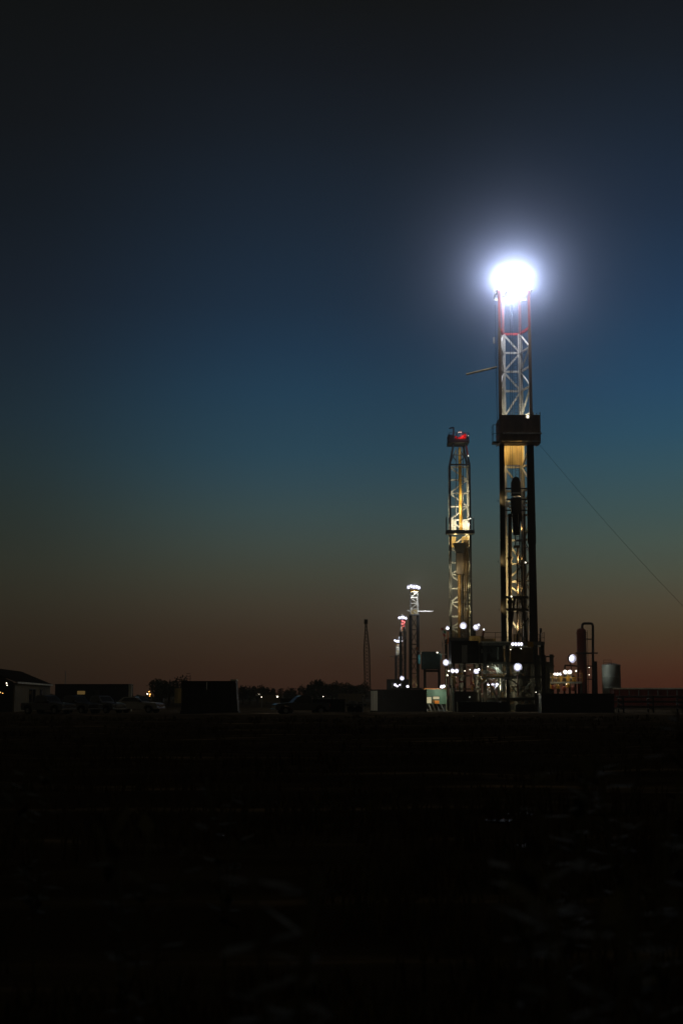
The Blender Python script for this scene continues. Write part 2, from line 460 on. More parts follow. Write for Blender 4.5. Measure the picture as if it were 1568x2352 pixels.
rail(MB(), [(xc - 2.2, YA - .9, zc), (xc + 2.2, YA - .9, zc), (xc + 2.2, YA + 4.1, zc), (xc - 2.2, YA + 4.1, zc), (xc - 2.2, YA - .9, zc)]).build('rail', 'white', cp)
sh = MB()
for k in range(5):
    q = Vector((xc - .8 + k * .4, YA + 1.6, zc + .5)); sh.tube(q, q + Vector((.12, 0, 0)), .75, n=18)
sh.build('sheave', 'steel', cp)
LZ = zA(645); CROWN_W = 15000
for k in range(8):
    w = 2 * math.pi * (k + .5) / 8
    q = Vector((xc + 2.3 * math.cos(w), YA + 1.6 + 2.0 * math.sin(w), LZ + (.5 if k % 2 else -1.3)))
    flood(rigA, q, (math.cos(w), math.sin(w), -.1), .42, 'crown', 0)
for (ox, oy, oz, k) in ((-1.35, 1.7, .75, .2), (1.35, 1.7, .75, .2), (-.2, 1.7, -1.3, .28), (0, -2.2, -.3, .36)):
    light(rigA, (xc + ox, YA + oy, LZ + oz), CROWN_W * k, (.87, .89, 1), .4)
# racking board
zb0, zb1 = zA(1022), zA(961)
xl, xr = xA(1142, 1000), xA(1235, 1000)
rb = MB().box(xl, xr, YA - 2.3, YA - 2.22, zb0 + .1, zb1).build('racking_board', 'brown', rigA)
MB().box(xl, xr, YA - 2.2, YA + .0, zb0 - .12, zb0 + .08).build('board_floor', 'brown', rb)
MB().box(xr - .1, xr - .02, YA - 2.2, YA + 2, zb0 + .1, zb1 - .3).build('board_side', 'brown', rb)
MB().box(xl + .02, xl + .1, YA - 2.2, YA + 2, zb0 + .1, zb1 - .3).build('board_side', 'brown', rb)
MB().box(xl + .4, xr + .12, YA - 2.5, YA - 2.36, zA(1005), zA(1002)).build('board_rail', 'white', rb)
for k in range(3):
    xx = xr - .1 - k * .42
    MB().box(xx, xx + .1, YA - 2.3, YA - 2.1, zb1, zb1 + (.35 if k != 1 else .2)).build('finger', 'dark', rb)
bk = MB().box(xA(1127, 1000), xl - .02, YA - 2, YA - .6, zb0 - .1, zb0 + .1).build('basket', 'dark', rigA)
rail(MB(), [(xl - .06, YA - 2, zb0), (xA(1128, 1000), YA - 2, zb0), (xA(1128, 1000), YA - .6, zb0)], h=2.2, step=2).build('rail', 'dark', bk)
# wind wall behind, lit by lamps hidden behind the board
a, c = ptA(-1, 1000, 1), ptA(1, 1000, 1)
ww = MB()
for k in range(6):
    x0 = lerp(a.x - .1, c.x + .1, k / 6); x1 = lerp(a.x - .1, c.x + .1, (k + 1) / 6)
    ww.quadbox([(x0, YA + 3.0, zA(1060)), (x1, YA + 3.0, zA(1060)), (x1, YA + 3.06, zA(1060)), (x0, YA + 3.06, zA(1060))],
               [(x0, YA + 2.92 + .08 * (k % 2), zA(945)), (x1, YA + 2.92 + .08 * ((k + 1) % 2), zA(945)), (x1, YA + 3.06, zA(945)), (x0, YA + 3.06, zA(945))])
ww.build('wind_wall', 'canvas', rigA)
flood(rigA, P(1212, 957, YA - .3), (-.5, .8, -.25), .22, 'mid', 90, cone=140)
light(rigA, P(1190, 951, YA + 1.2), 110, (1, .9, .65), .15)
flood(rigA, P(1211, 957, YA - 2.4), (-.1, -1, 0), .34, 'mid')
flood(rigA, P(1162, 1012, YA + .4), (.25, .9, -.25), .18, 'warm', 300, cone=130, c=(1, .72, .28))
flood(rigA, P(1203, 1014, YA + .4), (-.1, .9, -.25), .18, 'warm', 170, cone=150, c=(1, .62, .2))
# extending pole (pipe arm) left of the mast and a small white instrument box on a line
MB().tube(P(1070, 860, YA - .3), P(1141, 843, YA), .13, n=8).build('boom_pole', 'canvas', rigA)
MB().box(P(1131, 0, YA).x * 0 + xA(1131, 783), xA(1135, 783), YA - .4, YA - .1, zA(790), zA(776)).build('instrument_box', 'white', rigA)
# drilling line
for px in (1172, 1176, 1193, 1197):
    MB().tube(P(px - 1, 700, YA + 1.6), P(px, 1100, YA + 1.6), .035, n=6).build('drilling_line', 'cable', rigA)
# ladder on rear right
lad = MB()
p0, p1 = ptA(1, 1400, 1) + Vector((-.9, -.1, 0)), ptA(1, 760, 1) + Vector((-.9, -.1, 0))
for s in (0, .45): lad.bar(p0 + Vector((s, 0, 0)), p1 + Vector((s, 0, 0)), .05)
for i in range(75): 
    q = p0.lerp(p1, i / 75); lad.bar(q, q + Vector((.45, 0, 0)), .035)
lad.build('ladder', 'dark', rigA)
# A-frame at the floor
for (x0, r0, x1, r1) in ((1169, 1475, 1181, 1372), (1209, 1475, 1196, 1372)):
    MB().bar(P(x0, r0, YA + .6), P(x1, r1, YA + .6), .26).build('frame_leg', 'dark', rigA)
for r in (1400, 1372):
    MB().bar(P(1162, r, YA + .5), P(1212, r, YA + .5), .3).build('frame_beam', 'dark', rigA)
MB().bar(P(1197, 1440, YA + .6), P(1212, 1420, YA + .6), .12).build('frame_brace', 'dark', rigA)
# ---- floor and substructure
zf = zA(1477)
x0, x1 = xA(1098), xA(1238)
MB().box(x0, x1, YA - 4.5, YA + 6, zf - .45, zf).build('rig_floor', 'steel', rigA)
MB().box(x0 - .2, xA(1162), YA - 4.72, YA - 4.52, zf - .12, zf + .02).build('floor_edge', 'white', rigA)
for (a, c, r, yy) in ((1086, 1122, 1456, 5.6), (1165, 1186, 1458, 4.2), (1190, 1207, 1452, 5.2), (1122, 1150, 1462, 5.8)):
    w = MB(); n = 5
    for k in range(n):
        u0, u1 = lerp(xA(a), xA(c), k / n), lerp(xA(a), xA(c), (k + 1) / n)
        w.box(u0, u1 - .03, YA + yy, YA + yy + .05 + .03 * (k % 2), zf, zA(r))
    w.build('wind_wall', 'canvas', rigA)
rl = MB(); rail(rl, [(x0, YA - 4.4, zf), (xA(1158), YA - 4.4, zf)]); rail(rl, [(x1, YA - 4.4, zf), (x1, YA + 6, zf)])
rl.build('rail', 'dark', rigA)
gp = zA(1633)
for px in (1104, 1155, 1218, 1234):
    for yy in (YA - 4.0, YA + 5.4):
        MB().bar((xA(px), yy, 0), (xA(px), yy, zf - .45), .42).build('column', 'dark', rigA)
for yy in (YA - 4.0, YA + 5.4):
    for (a, c, r) in ((1104, 1234, 1556), (1104, 1234, 1605), (1104, 1234, 1525)):
        MB().bar((xA(a), yy - .22, zA(r)), (xA(c), yy - .22, zA(r)), .26).build('beam', 'dark', rigA)
    for (a, ra, c, rc) in ((1104, 1525, 1155, 1556), (1104, 1605, 1155, 1556), (1155, 1556, 1218, 1605)):
        MB().bar((xA(a), yy, zA(ra)), (xA(c), yy, zA(rc)), .16).build('substructure_brace', 'steel', rigA)
# base boxes
for (a, c, yy) in ((1095, 1160, YA - 4.6), (1172, 1252, YA - 4.2), (1095, 1242, YA + 4.8)):
    MB().box(xA(a), xA(c), yy, yy + 1.2, 0, .9).build('base_box', 'black', rigA, .03)
# stair down from the walkway, lit thin handrails
st = MB(); A_, B_ = P(1118, 1560, YA - 5.2), P(1144, 1612, YA - 5.2)
n = 14
for i in range(n):
    q = A_.lerp(B_, i / n); st.box(q.x - .14, q.x + .14, q.y - .4, q.y + .4, q.z - .02, q.z + .02)
for s in (-.42, .42): st.bar(A_ + Vector((0, s, 0)), B_ + Vector((0, s, 0)), .16)
for s in (-.42, .42): st.bar(A_ + Vector((0, s, 1)), B_ + Vector((0, s, 1)), .05)
st.build('stair', 'steel', rigA)
for (xa, ra, xb, rb_) in ((1130, 1529, 1150, 1549), (1134, 1527, 1154, 1547)):
    MB().bar(P(xa, ra, YA - 4.9), P(xb, rb_, YA - 4.9), .07).build('handrail', 'white', rigA)
MB().box(xA(1094), xA(1162), YA - 5.1, YA - 4.4, zA(1560), zA(1556)).build('walkway', 'steel', rigA)
rail(MB(), [(xA(1094), YA - 5.1, zA(1556)), (xA(1162), YA - 5.1, zA(1556))], step=1).build('rail', 'steel', rigA)
# blowout preventer stack in the cellar
bp = MB()
cx_ = xA(1190)
bp.lathe((cx_, YA + 1.5, 0), [(.5, .3), (.5, 1.3), (.9, 1.4), (.9, 2.4), (.5, 2.5), (.5, 3), (1.0, 3.1), (1.0, 4.0), (.55, 4.2), (.55, 4.6), (.8, 4.7), (.75, 5.6), (.4, 5.8), (.35, zf - .5)], 18)
for z in (1.9, 3.5): bp.tube((cx_ - 1.7, YA + 1.5, z), (cx_ + 1.7, YA + 1.5, z), .4, n=12)
bp.build('blowout_preventer', 'dark', rigA)
# floor lamps (bright strip just under the mast) and lamps around the substructure
for px in (1177, 1183.5, 1190, 1196): flood(rigA, P(px, 1479.5, YA - 4.9), (0, -1, -.05), .3, 'cool')
for (a_, c_) in ((1167, 1173), (1199, 1212)): MB().box(xA(a_), xA(c_), YA - 4.66, YA - 4.54, zA(1489), zf - .02).build('painted_glow_panel', 'yellow', rigA)  # yellow paint stands in for the lamplit sides of the floor strip
MB().box(xA(1158), xA(1246), YA + 6.1, YA + 6.2, .3, zf - .5).build('wind_wall', 'brown', rigA)  # dark sheet added to close the open base, for its gloom
MB().box(xA(1164), xA(1214), YA - 3.4, YA - 3.3, zA(1528), zf - .7).build('wind_wall', 'brown', rigA)
for (px, r, w_) in ((1128, 1540, 90), (1112, 1570, 110), (1147, 1570, 60), (1180, 1590, 12), (1215, 1560, 5), (1075, 1565, 80), (1048, 1560, 50)): light(rigA, P(px, r, YA - 1.5), w_, (1, .93, .6), .2)  # added fill lights without fixtures, brighten the substructure
light(rigA, P(1186, 1478, YA - 4.2), 60, (1, .95, .55), .3)
flood(rigA, P(1131, 1572, YA - 3), (0, -1, -.35), .3, 'cool', 120, wide=3)
light(rigA, P(1131, 1580, YA - 2), 160, (1, .85, .45), .2)
flood(rigA, P(1093, 1542, YA - 4.8), (-.1, -1, 0), .42, 'cool', 40)
flood(rigA, P(1099, 1538, YA - 4.8), (.2, -1, .1), .2, 'cool')
# inside the mast: unseen warm lamps lighting the rear legs
for (px, r, w, yy, c) in ((1203, 1215, 420, 1.2, (1, .72, .3)), (1203, 1355, 420, 1.0, (1, .72, .3)), (1203, 1440, 300, 1.0, (1, .8, .42)), (1166, 1300, 190, .8, (1, .7, .3)), (1200, 1140, 260, 1.2, (1, .72, .32)), (1203, 1285, 240, 1.0, (1, .72, .3))):
    q = P(px, r, YA + yy)
    flood(rigA, q, (1 if px < 1185 else -1, .42, .25), .09, 'warm', w, cone=138, c=c)
for (px, r, w) in ((1143, 1150, 45), (1144, 1290, 45), (1146, 1400, 30)):  # lamps and small fixtures added to gild the left front leg
    flood(rigA, P(px, r, YA - 1.2), (.8, .6, .25), .07, 'warm', w, cone=120, c=(1, .7, .3))
for (px, r) in ((1174, 1371), (1206, 1293)):
    flood(rigA, P(px, r - 1, YA + .2), (-.2, -1, 0), .16, 'mid')
# guy line down to the right
gl = MB(); pa, pb = P(1236, 1024, YA), Vector((P(1700, 1560, YA - 25).x, YA - 25, 0))
pa2 = P(1237, 1020, YA); far = P(1568, 1392, YA - 18)
end = pa2 + (far - pa2) * 1.62; end.z = max(end.z, 0)
pts = [pa2.lerp(end, i / 16) - Vector((0, 0, 1.1 * math.sin(math.pi * i / 16))) for i in range(17)]
gl.path(pts, .016, 6); gl.build('guy_line', 'cable', rigA)

# top drive hanging in the mast
td = thing('top_drive', 'dark top drive and travelling block hanging inside the tallest mast', 'top drive', P(1188, 1250, YA + 1.4))
yy = YA + 1.4
b = MB(); p0 = P(1186, 1138, yy)
b.prism([(xA(1176, 1100), zA(1136)), (xA(1197, 1100), zA(1136)), (xA(1197, 1100), zA(1104)), (xA(1193.5, 1100), zA(1095)), (xA(1186.5, 1100), zA(1091)), (xA(1179.5, 1100), zA(1095)), (xA(1176, 1100), zA(1104))], yy - .35, yy + .35)
b.build('travelling_block', 'dark', td)
MB().box(xA(1178, 1130), xA(1196, 1130), yy - .37, yy - .352, zA(1131), zA(1128)).build('block_band', 'silver', td)
b = MB().box(xA(1176, 1160), xA(1199, 1160), yy - .5, yy + .5, zA(1178), zA(1139)); b.build('drive_motor', 'black', td, .08)
b = MB(); 
for r in (1122, 1147, 1172): b.bar(P(1160, r, yy + .3), P(1213, r, yy + .3), .16)
b.build('guide_dolly', 'dark', td)
b = MB(); b.quadbox([(xA(1181, 1226), yy - .3, zA(1226)), (xA(1194, 1226), yy - .3, zA(1226)), (xA(1194, 1226), yy + .3, zA(1226)), (xA(1181, 1226), yy + .3, zA(1226))],
                    [(xA(1178, 1180), yy - .4, zA(1179)), (xA(1199, 1180), yy - .4, zA(1179)), (xA(1199, 1180), yy + .4, zA(1179)), (xA(1178, 1180), yy + .4, zA(1179))])
b.build('pipe_handler', 'dark', td)
for px in (1182, 1193): MB().tube(P(px, 1226, yy), P(px + (1 if px < 1188 else -1), 1252, yy), .07, n=8).build('elevator_link', 'steel', td)
MB().box(xA(1182, 1250), xA(1195, 1250), yy - .2, yy + .2, zA(1256), zA(1250)).build('elevator', 'dark', td)
MB().tube(P(1189.5, 1180, yy - .5), P(1189.5, 1210, yy - .5), .06, n=8).build('polished_rod', 'chrome', td)
# drill string and racked stands of drill pipe
for k, (px0, px1, y_, rad) in enumerate(((1171, 1170, .9, .24), (1173, 1171.5, 1.5, .12), (1187, 1188, 1.4, .11), (1198, 1197, 1.6, .09), (1203, 1202, 1.2, .07), (1205.5, 1204, 1.9, .06), (1193, 1192, 2.1, .06))):
    p0, p1 = P(px0, 1475, YA + y_), P(px1, 1180 if k not in (2,) else 1256, YA + y_)
    mb = MB().tube(p0, p1, rad, n=8)
    for t in (.3, .64): mb.tube(p0.lerp(p1, t), p0.lerp(p1, t + .02), rad * 1.5, n=8)
    single(mb, 'drill_pipe', 'pipe', ['thick dark stand of drill pipe racked at the left of the tallest mast', 'thin stand of drill pipe close behind the thick left one in the tallest mast', 'drill pipe hanging under the top drive down to the rig floor', 'stand of drill pipe just right of the drill string in the tallest mast', 'slim stand of drill pipe racked near the right duct of the tallest mast', 'slimmest drill pipe beside the right duct of the tallest mast', 'slender stand of drill pipe behind the drill string in the tallest mast'][k], 'drill pipe', p0, 'drill pipes standing in the tallest mast')

# doghouse on the rig floor and cabins of the substructure
def cabin(name, label, cat, x0, x1, r0, r1, Y, dep, m, group=None, window=None, ribs=0, door=None, mroof=None):
    """box cabin with corner posts, corrugated or panelled wall, roof cap"""
    zt, zb = P(x0, r0, Y).z, max(0, P(x0, r1, Y).z)
    rr = r1
    X0, X1 = P(x0, 1550, Y).x, P(x1, 1550, Y).x
    t = thing(name, label, cat, ((X0 + X1) / 2, Y + dep / 2, zb), group)
    w = MB(); n = max(4, round((X1 - X0) / .25))
    w.box(X0 + .05, X1 - .05, Y + .06, Y + dep - .06, zb, zt - .1)
    for i in range(n):
        u = lerp(X0 + .12, X1 - .12, (i + .25) / n); v = lerp(X0 + .12, X1 - .12, (i + .75) / n)
        w.box(u, v, Y + .015, Y + .058, zb + .12, zt - .22)
    w.build('wall', m, t)
    fr = MB()
    for xx in (X0, X1 - .12):
        for y_ in (Y - .002, Y + dep - .12): fr.box(xx, xx + .12, y_, y_ + .12, zb, zt - .1)
        fr.box(xx + .01, xx + .11, Y + .118, Y + dep - .12, zb + .002, zb + .1)
    fr.box(X0 + .125, X1 - .125, Y - .004, Y + .012, zb, zb + .11)
    fr.build('corner_frame', m, t)
    MB().box(X0 - .04, X1 + .04, Y - .04, Y + dep + .04, zt - .098, zt).build('roof', mroof or m, t)
    if window:
        for (wx0, wx1, wr0, wr1, wm) in window:
            q0, q1 = P(wx0, wr1, Y), P(wx1, wr0, Y)
            fm = MB().box(q0.x - .06, q1.x + .06, Y - .03, Y + .01, q0.z - .06, q1.z + .06).build('window', 'dark', t)
            MB().box(q0.x, q1.x, Y - .045, Y - .032, q0.z, q1.z).build('pane', wm, fm)
    if door:
        q0, q1 = P(door[0], door[3], Y), P(door[1], door[2], Y)
        dr = MB().box(q0.x, q1.x, Y - .03, Y + .01, q0.z, q1.z).build('door', 'steel', t)
        MB().box(q1.x - .2, q1.x - .1, Y - .07, Y - .032, (q0.z + q1.z) / 2, (q0.z + q1.z) / 2 + .06).build('handle', 'chrome', dr)
    return t
cabin('doghouse', 'black doghouse cabin at floor level left of the tallest mast', 'cabin', 1036, 1099, 1472, 1524, YA - 2, 4.5, 'black', door=(1060, 1072, 1482, 1522))
t = cabin('doghouse', 'dark cabin with pale pipes under the pale floor edge beside the tallest mast', 'cabin', 1101, 1156, 1482, 1524, YA - 3.6, 3, 'dark', window=((1122, 1130, 1492, 1500, 'glass'),))
for (px, r0, r1) in ((1106, 1490, 1500), (1113, 1486, 1519), (1143, 1486, 1515)):
    MB().tube(P(px, r0, YA - 3.75), P(px, r1, YA - 3.75), .09, n=8).build('wall_pipe', 'silver', t)
# frames, tanks and cabinets under the doghouse
fr = thing('support_frame', 'dark steel frame carrying the black doghouse', 'frame', (xA(1066), YA, 0))
for px in (1038, 1062, 1097):
    for yy in (YA - 1.8, YA + 2.2): MB().bar((xA(px), yy, 0), (xA(px), yy, zA(1525)), .3).build('post', 'dark', fr)
for r in (1553, 1583):
    MB().bar((xA(1036), YA - 2, zA(r)), (xA(1100), YA - 2, zA(r)), .22).build('beam', 'steel', fr)
for (a, ra, c, rc) in ((1038, 1553, 1062, 1527), (1062, 1527, 1097, 1553), (1038, 1600, 1062, 1555), (1078, 1570, 1097, 1555)):
    MB().bar((xA(a), YA - 1.9, zA(ra)), (xA(c), YA - 1.9, zA(rc)), .13).build('brace', 'steel', fr)
rail(MB(), [(xA(1034), YA - 2.1, zA(1553)), (xA(1100), YA - 2.1, zA(1553))], step=.9).build('rail', 'steel', fr)
for (px, r, rad, w) in ((1039, 1541, .36, 30), (1048, 1541, .36, 30)):
    flood(fr, P(px, r, YA - 2.4), (-.2, -1, 0), rad, 'cool', w)
for (px, r) in ((1030, 1541), (1027, 1551)): flood(fr, P(px, r, YA - 2.4), (-.3, -1, 0), .17, 'mid')
cabin('generator_house', 'black generator house on the ground under the black doghouse', 'generator house', 1042, 1096, 1588, 1634, YA - 5, 3, 'black')
cabin('control_cabinet', 'narrow pale cabinet standing beside the stair of the tallest rig', 'cabinet', 1119, 1137, 1586, 1618, YA - 3.2, 1, 'silver')
cabin('tool_house', 'long black tool house in front of the tallest rig', 'container', 1050, 1164, 1612, 1637, YA - 9, 2.4, 'black')
# vertical tanks near the right-hand edge of the substructure, lit pale
for k, (px, r0, r1, rad) in enumerate(((1148, 1520, 1544, .28), (1154, 1556, 1590, .34))):
    q = P(px, r1, YA - 3.0); h = P(px, r0, YA - 3.0).z - q.z
    single(MB().lathe(q, [(rad * .6, 0), (rad, .12), (rad, h - .15), (rad * .5, h)], 14), 'gas_bottle', 'silver', ['small pale pressure bottle high in the substructure of the tallest rig', 'taller pale pressure bottle below the walkway of the tallest rig'][k], 'pressure bottle', q)

rn = random.Random(8)
for k in range(22):
    px = rn.choice((rn.uniform(1102, 1160), rn.uniform(1166, 1238))); r0 = rn.uniform(1530, 1600); yy_ = YA - 4.3 + rn.uniform(-.3, .4)
    p_ = P(px, r0, yy_); v_ = rn.choice(((0, -26), (0, -14), (9, -12), (-10, -9), (14, 0)))
    q_ = P(px + v_[0], min(1628, r0 - v_[1]), yy_ + rn.uniform(-.2, .2))
    mb = MB().tube(p_, q_, rn.choice((.05, .08, .12)), n=8)
    if k % 3 == 0: mb.tube(p_ + Vector((0, -.01, 0)), p_ + Vector((0, -.2, 0)), .22, n=12)
    mb.build('process_pipe', rn.choice(('white', 'steel', 'silver', 'yellow', 'pipe')), rigA)
for k in range(16):
    px = rn.uniform(1034, 1098); r0 = rn.uniform(1535, 1585); yy_ = YA - 2.3 - rn.uniform(0, .5)
    p_ = P(px, r0, yy_); v_ = rn.choice(((0, 24), (0, 12), (9, 12), (-10, 9), (12, 0)))
    MB().tube(p_, P(px + v_[0], min(1586, r0 + v_[1]), yy_), rn.choice((.05, .08, .11)), n=8).build('process_pipe', rn.choice(('canvas', 'steel', 'oxide', 'yellow', 'white')), fr)
sr = MB()
for r in (1549, 1553): sr.bar(P(1100, r, YA - 5.2), P(1160, r + .4, YA - 5.2), .05)
for px in range(1101, 1161, 6): sr.bar(P(px, 1556, YA - 5.2), P(px, 1549, YA - 5.2), .045)
sr.build('rail', 'yellow', rigA)
light(rigA, P(1140, 1536, YA - 5.3), 22, (.85, 1, .85), .15)  # added fill light near the pale bottles
light(rigA, P(1112, 1600, YA - 5.6), 12, (1, .8, .45), .15)
for (px, r, rad) in ((1067, 1541, .12), (1079, 1538, .1), (1120, 1531, .09), (1172, 1492, .1), (1196, 1490, .1), (1078, 1601, .07), (1230, 1590, .08)): flood(rigA, P(px, r, YA - 5.5), (-.2, -1, 0), rad, 'mid')  # tiny lamps added as glints among the base piping
# lamp posts
def lamp_post(x, r, Y, rad, watts, label, kind='cool', arm=None, aim=None, post='steel', c=None, cone=150, base_row=None):
    q = P(x, r, Y); zb = 0 if base_row is None else P(x, base_row, Y).z
    t = thing('lamp_post', label, 'lamp post', (q.x, Y + .3, zb), 'lamp posts on the drilling site')
    pb = MB().tube((q.x, Y + .3, zb), (q.x, Y + .3, q.z - rad * 1.1), .085, .06, 8)
    pb.box(q.x - .22, q.x + .22, Y + .08, Y + .52, zb, zb + .05)
    pb.build('post', post, t)
    if arm:
        ar = MB()
        for (ax0, ar0, ax1, ar1) in arm: ar.bar(P(ax0, ar0, Y + .3), P(ax1, ar1, Y + .3), .1)
        ar.build('cross_arm', 'paleclad', t)
    flood(t, q, aim or (0, -1, -.08), rad, kind, watts, c=c, cone=cone)
    return t
lamp_post(1188, 1532, YA - 7, .62, 90, 'lamp post with a round white lamp in front of the tallest mast foot', post='oxide', base_row=1600)
lamp_post(1024, 1522, YA + 4, .52, 50, 'lamp post with a cross arm beside the black doghouse', arm=((1003, 1501, 1024, 1503), (1015, 1470, 1017, 1500), (1013, 1479, 1023, 1479)), aim=(-.2, -1, 0), post='paleclad')
lamp_post(1311, 1512, 188, .72, 500, 'lamp post shining white at the left of the red vessel', aim=(.5, -.9, -.15), base_row=1560, cone=175)
lamp_post(1028, 1443, YA + 20, .36, 40, 'orange post with a tilted white lamp left of the yellow piped mast', aim=(-.6, -1, .1), post='orange', base_row=1478)

# =================================================================== RIG B
YB = 215.0
zB = lambda row: P(1056, row, YB).z
xB = lambda px, row=1400: P(px, row, YB).x
rigB = thing('drilling_rig', 'second drilling rig with red crown and a yellow pipe down its mast', 'drilling rig', (xB(1057), YB + 1.2, 0), 'drilling rigs')
def edgeB(r):
    if r >= 1067: return (1030 + (r - 1067) * 3 / 380, 1079.5 + (r - 1067) * 5 / 380)
    return (1030 + (1067 - r) * 9 / 50, 1079.5 - (1067 - r) * 9.5 / 50)
rowsB = [1467, 1440, 1414, 1381, 1349, 1317, 1289, 1254, 1222, 1190, 1159, 1128, 1097, 1067]
ptB = mast(rigB, YB, 2.4, edgeB, rowsB, .3, 'dark', 'white', .1, .34, bw=.2, front_braces=(1067,), )
for s in (-1, 1):
    for bkk in (0, 1):
        MB().bar(ptB(s, 1067, bkk), ptB(s, 1018, bkk), .28).build('mast_leg', 'dark', rigB)
    MB().bar(ptB(s, 1067, 0), (xB(1055) + s * .35, YB, zB(1035)), .13).build('diagonal_brace', 'dark', rigB)
    MB().bar(ptB(s, 1045, 0), (xB(1055) + s * .2, YB, zB(1060)), .11).build('diagonal_brace', 'dark', rigB)
MB().bar(ptB(-1, 1045, 0), ptB(1, 1045, 0), .12).build('cross_beam', 'dark', rigB)
for px in (1047, 1063): MB().bar(P(px, 1190, YB + 1.2), P(px, 1030, YB + 1.2), .1).build('guide_rail', 'dark', rigB)
MB().bar(P(1070, 1024, YB - .1), P(1074, 1045, YB - .1), .22).build('crown_strut', 'red', rigB)
flood(rigB, P(1075, 1047, YB - .3), (-.5, -.8, -.2), .12, 'mid')
cz0, cz1 = zB(1018), zB(1008)
cpB = MB().box(xB(1029, 1010), xB(1076, 1010), YB - .8, YB + 3.2, cz0, cz0 + .5).build('crown_platform', 'black', rigB)
rail(MB(), [(xB(1030, 1010), YB - .75, cz0 + .5), (xB(1075, 1010), YB - .75, cz0 + .5), (xB(1075, 1010), YB + 3.1, cz0 + .5), (xB(1030, 1010), YB + 3.1, cz0 + .5), (xB(1030, 1010), YB - .75, cz0 + .5)], h=1.0, step=.6).build('rail', 'black', cpB)
MB().box(xB(1030, 1010), xB(1039, 1010), YB - .7, YB - .6, cz0 + .5, zB(1000)).build('guard_panel', 'dark', cpB)
sh = MB()
for (px, r, rad) in ((1046, 1006, .35), (1052, 1009, .32), (1057, 1008, .34), (1062, 1005, .42), (1067, 1003, .5)):
    q = P(px, r, YB + .2); sh.tube(q - Vector((.16, 0, 0)), q + Vector((.16, 0, 0)), rad, n=14)
sh.build('sheave', 'red', cpB)
ar = MB(); n = 12
pp = [P(1056 + 9 * math.cos(math.pi * i / n), 1000 - 9 * math.sin(math.pi * i / n), YB + .8) for i in range(n + 1)]
ar.path(pp, .06, 6); ar.build('sheave_guard', 'dark', cpB)
MB().path([P(1041, 1012, YB), P(1041, 982, YB), P(1031, 984, YB)], .11, 8).build('davit_arm', 'black', cpB)
for (px, r, rad, k) in ((1053, 993, .1, 'mid'), (1057.5, 993, .1, 'mid'), (1075, 1001, .15, 'mid')):
    flood(rigB, P(px, r, YB - .2), (-.2, -1, 0), rad, k)
light(cpB, P(1060, 999, YB - .9), 95, (1, .12, .12), .2)
light(rigB, P(1052, 1036, YB - .2), 45, (1, .9, .55), .15)
# yellow torque tube
MB().tube(P(1058, 1225, YB + 1.3), P(1055, 1028, YB + 1.3), .24, n=14).build('yellow_pipe', 'yellow', rigB)
# racking board and wind walls
rbB = MB().box(xB(1022, 1224), xB(1086, 1224), YB - 2.2, YB - .4, zB(1229), zB(1221)).build('racking_board', 'dark', rigB)
rail(MB(), [(xB(1023, 1224), YB - .6, zB(1222)), (xB(1023, 1224), YB - 2.1, zB(1222)), ], h=2.1, step=.8).build('rail', 'dark', rbB)
rail(MB(), [(xB(1085, 1224), YB - .6, zB(1222)), (xB(1085, 1224), YB - 2.1, zB(1222)), ], h=2.1, step=.8).build('rail', 'dark', rbB)
for (a, c, r0, r1, m_) in ((1036, 1052, 1189, 1221, 'paleclad'), (1062, 1081, 1189, 1221, 'paleclad'), (1037, 1051, 1229, 1254, 'canvas'), (1064, 1080, 1229, 1254, 'canvas'),
                           (1067, 1080, 1288, 1318, 'canvas')):
    w = MB(); n = 4
    for k in range(n):
        w.box(lerp(xB(a), xB(c), k / n), lerp(xB(a), xB(c), (k + 1) / n) - .02, YB + 2.2, YB + 2.25 + .03 * (k % 2), zB(r1), zB(r0))
    w.build('wind_wall', m_, rigB)
MB().box(xB(1064), xB(1079), YB + 2.3, YB + 2.36, zB(1440), zB(1319)).build('cladding', 'canvas', rigB)
# travelling block low in the mast
bt = thing('travelling_block', 'dark block hanging below the board of the yellow piped mast', 'block', P(1057, 1300, YB + 1.2))
MB().prism([(xB(1043), zB(1246)), (xB(1074), zB(1246)), (xB(1066), zB(1268)), (xB(1050), zB(1268))], YB + .7, YB + 1.6).build('block_frame', 'dark', bt)
MB().box(xB(1049), xB(1066), YB + .6, YB + 1.5, zB(1318), zB(1269)).build('block_body', 'pipe', bt, .06)
MB().path([P(1075, 1260, YB + .6), P(1079, 1285, YB + .5), P(1077, 1330, YB + .5), P(1072, 1400, YB + .6)], .13, 8).build('hose', 'hose', bt)
MB().path([P(1066, 1248, YB + .4), P(1070, 1258, YB + .4), P(1077, 1256, YB + .4)], .1, 8).build('hose', 'hose', bt)
for k, (px, rad) in enumerate(((1054, .2), (1058, .12), (1066, .12), (1070, .22), (1074, .16))):
    p0, p1 = P(px, 1467, YB + 1 + .2 * k), P(px - .5, 1318 if k < 2 else 1240, YB + 1 + .2 * k)
    mb = MB().tube(p0, p1, rad, n=8)
    single(mb, 'drill_pipe', 'pipe' if k != 0 else 'ochre', ['orange yellow pipe standing left of centre in the second mast', 'thin drill pipe beside the orange yellow pipe of the second mast', 'thin drill pipe left of the thick racked one in the second mast', 'thick dark drill pipe racked in the right half of the second mast', 'drill pipe nearest the right leg of the second mast'][k], 'drill pipe', p0, 'drill pipes standing in the second mast')
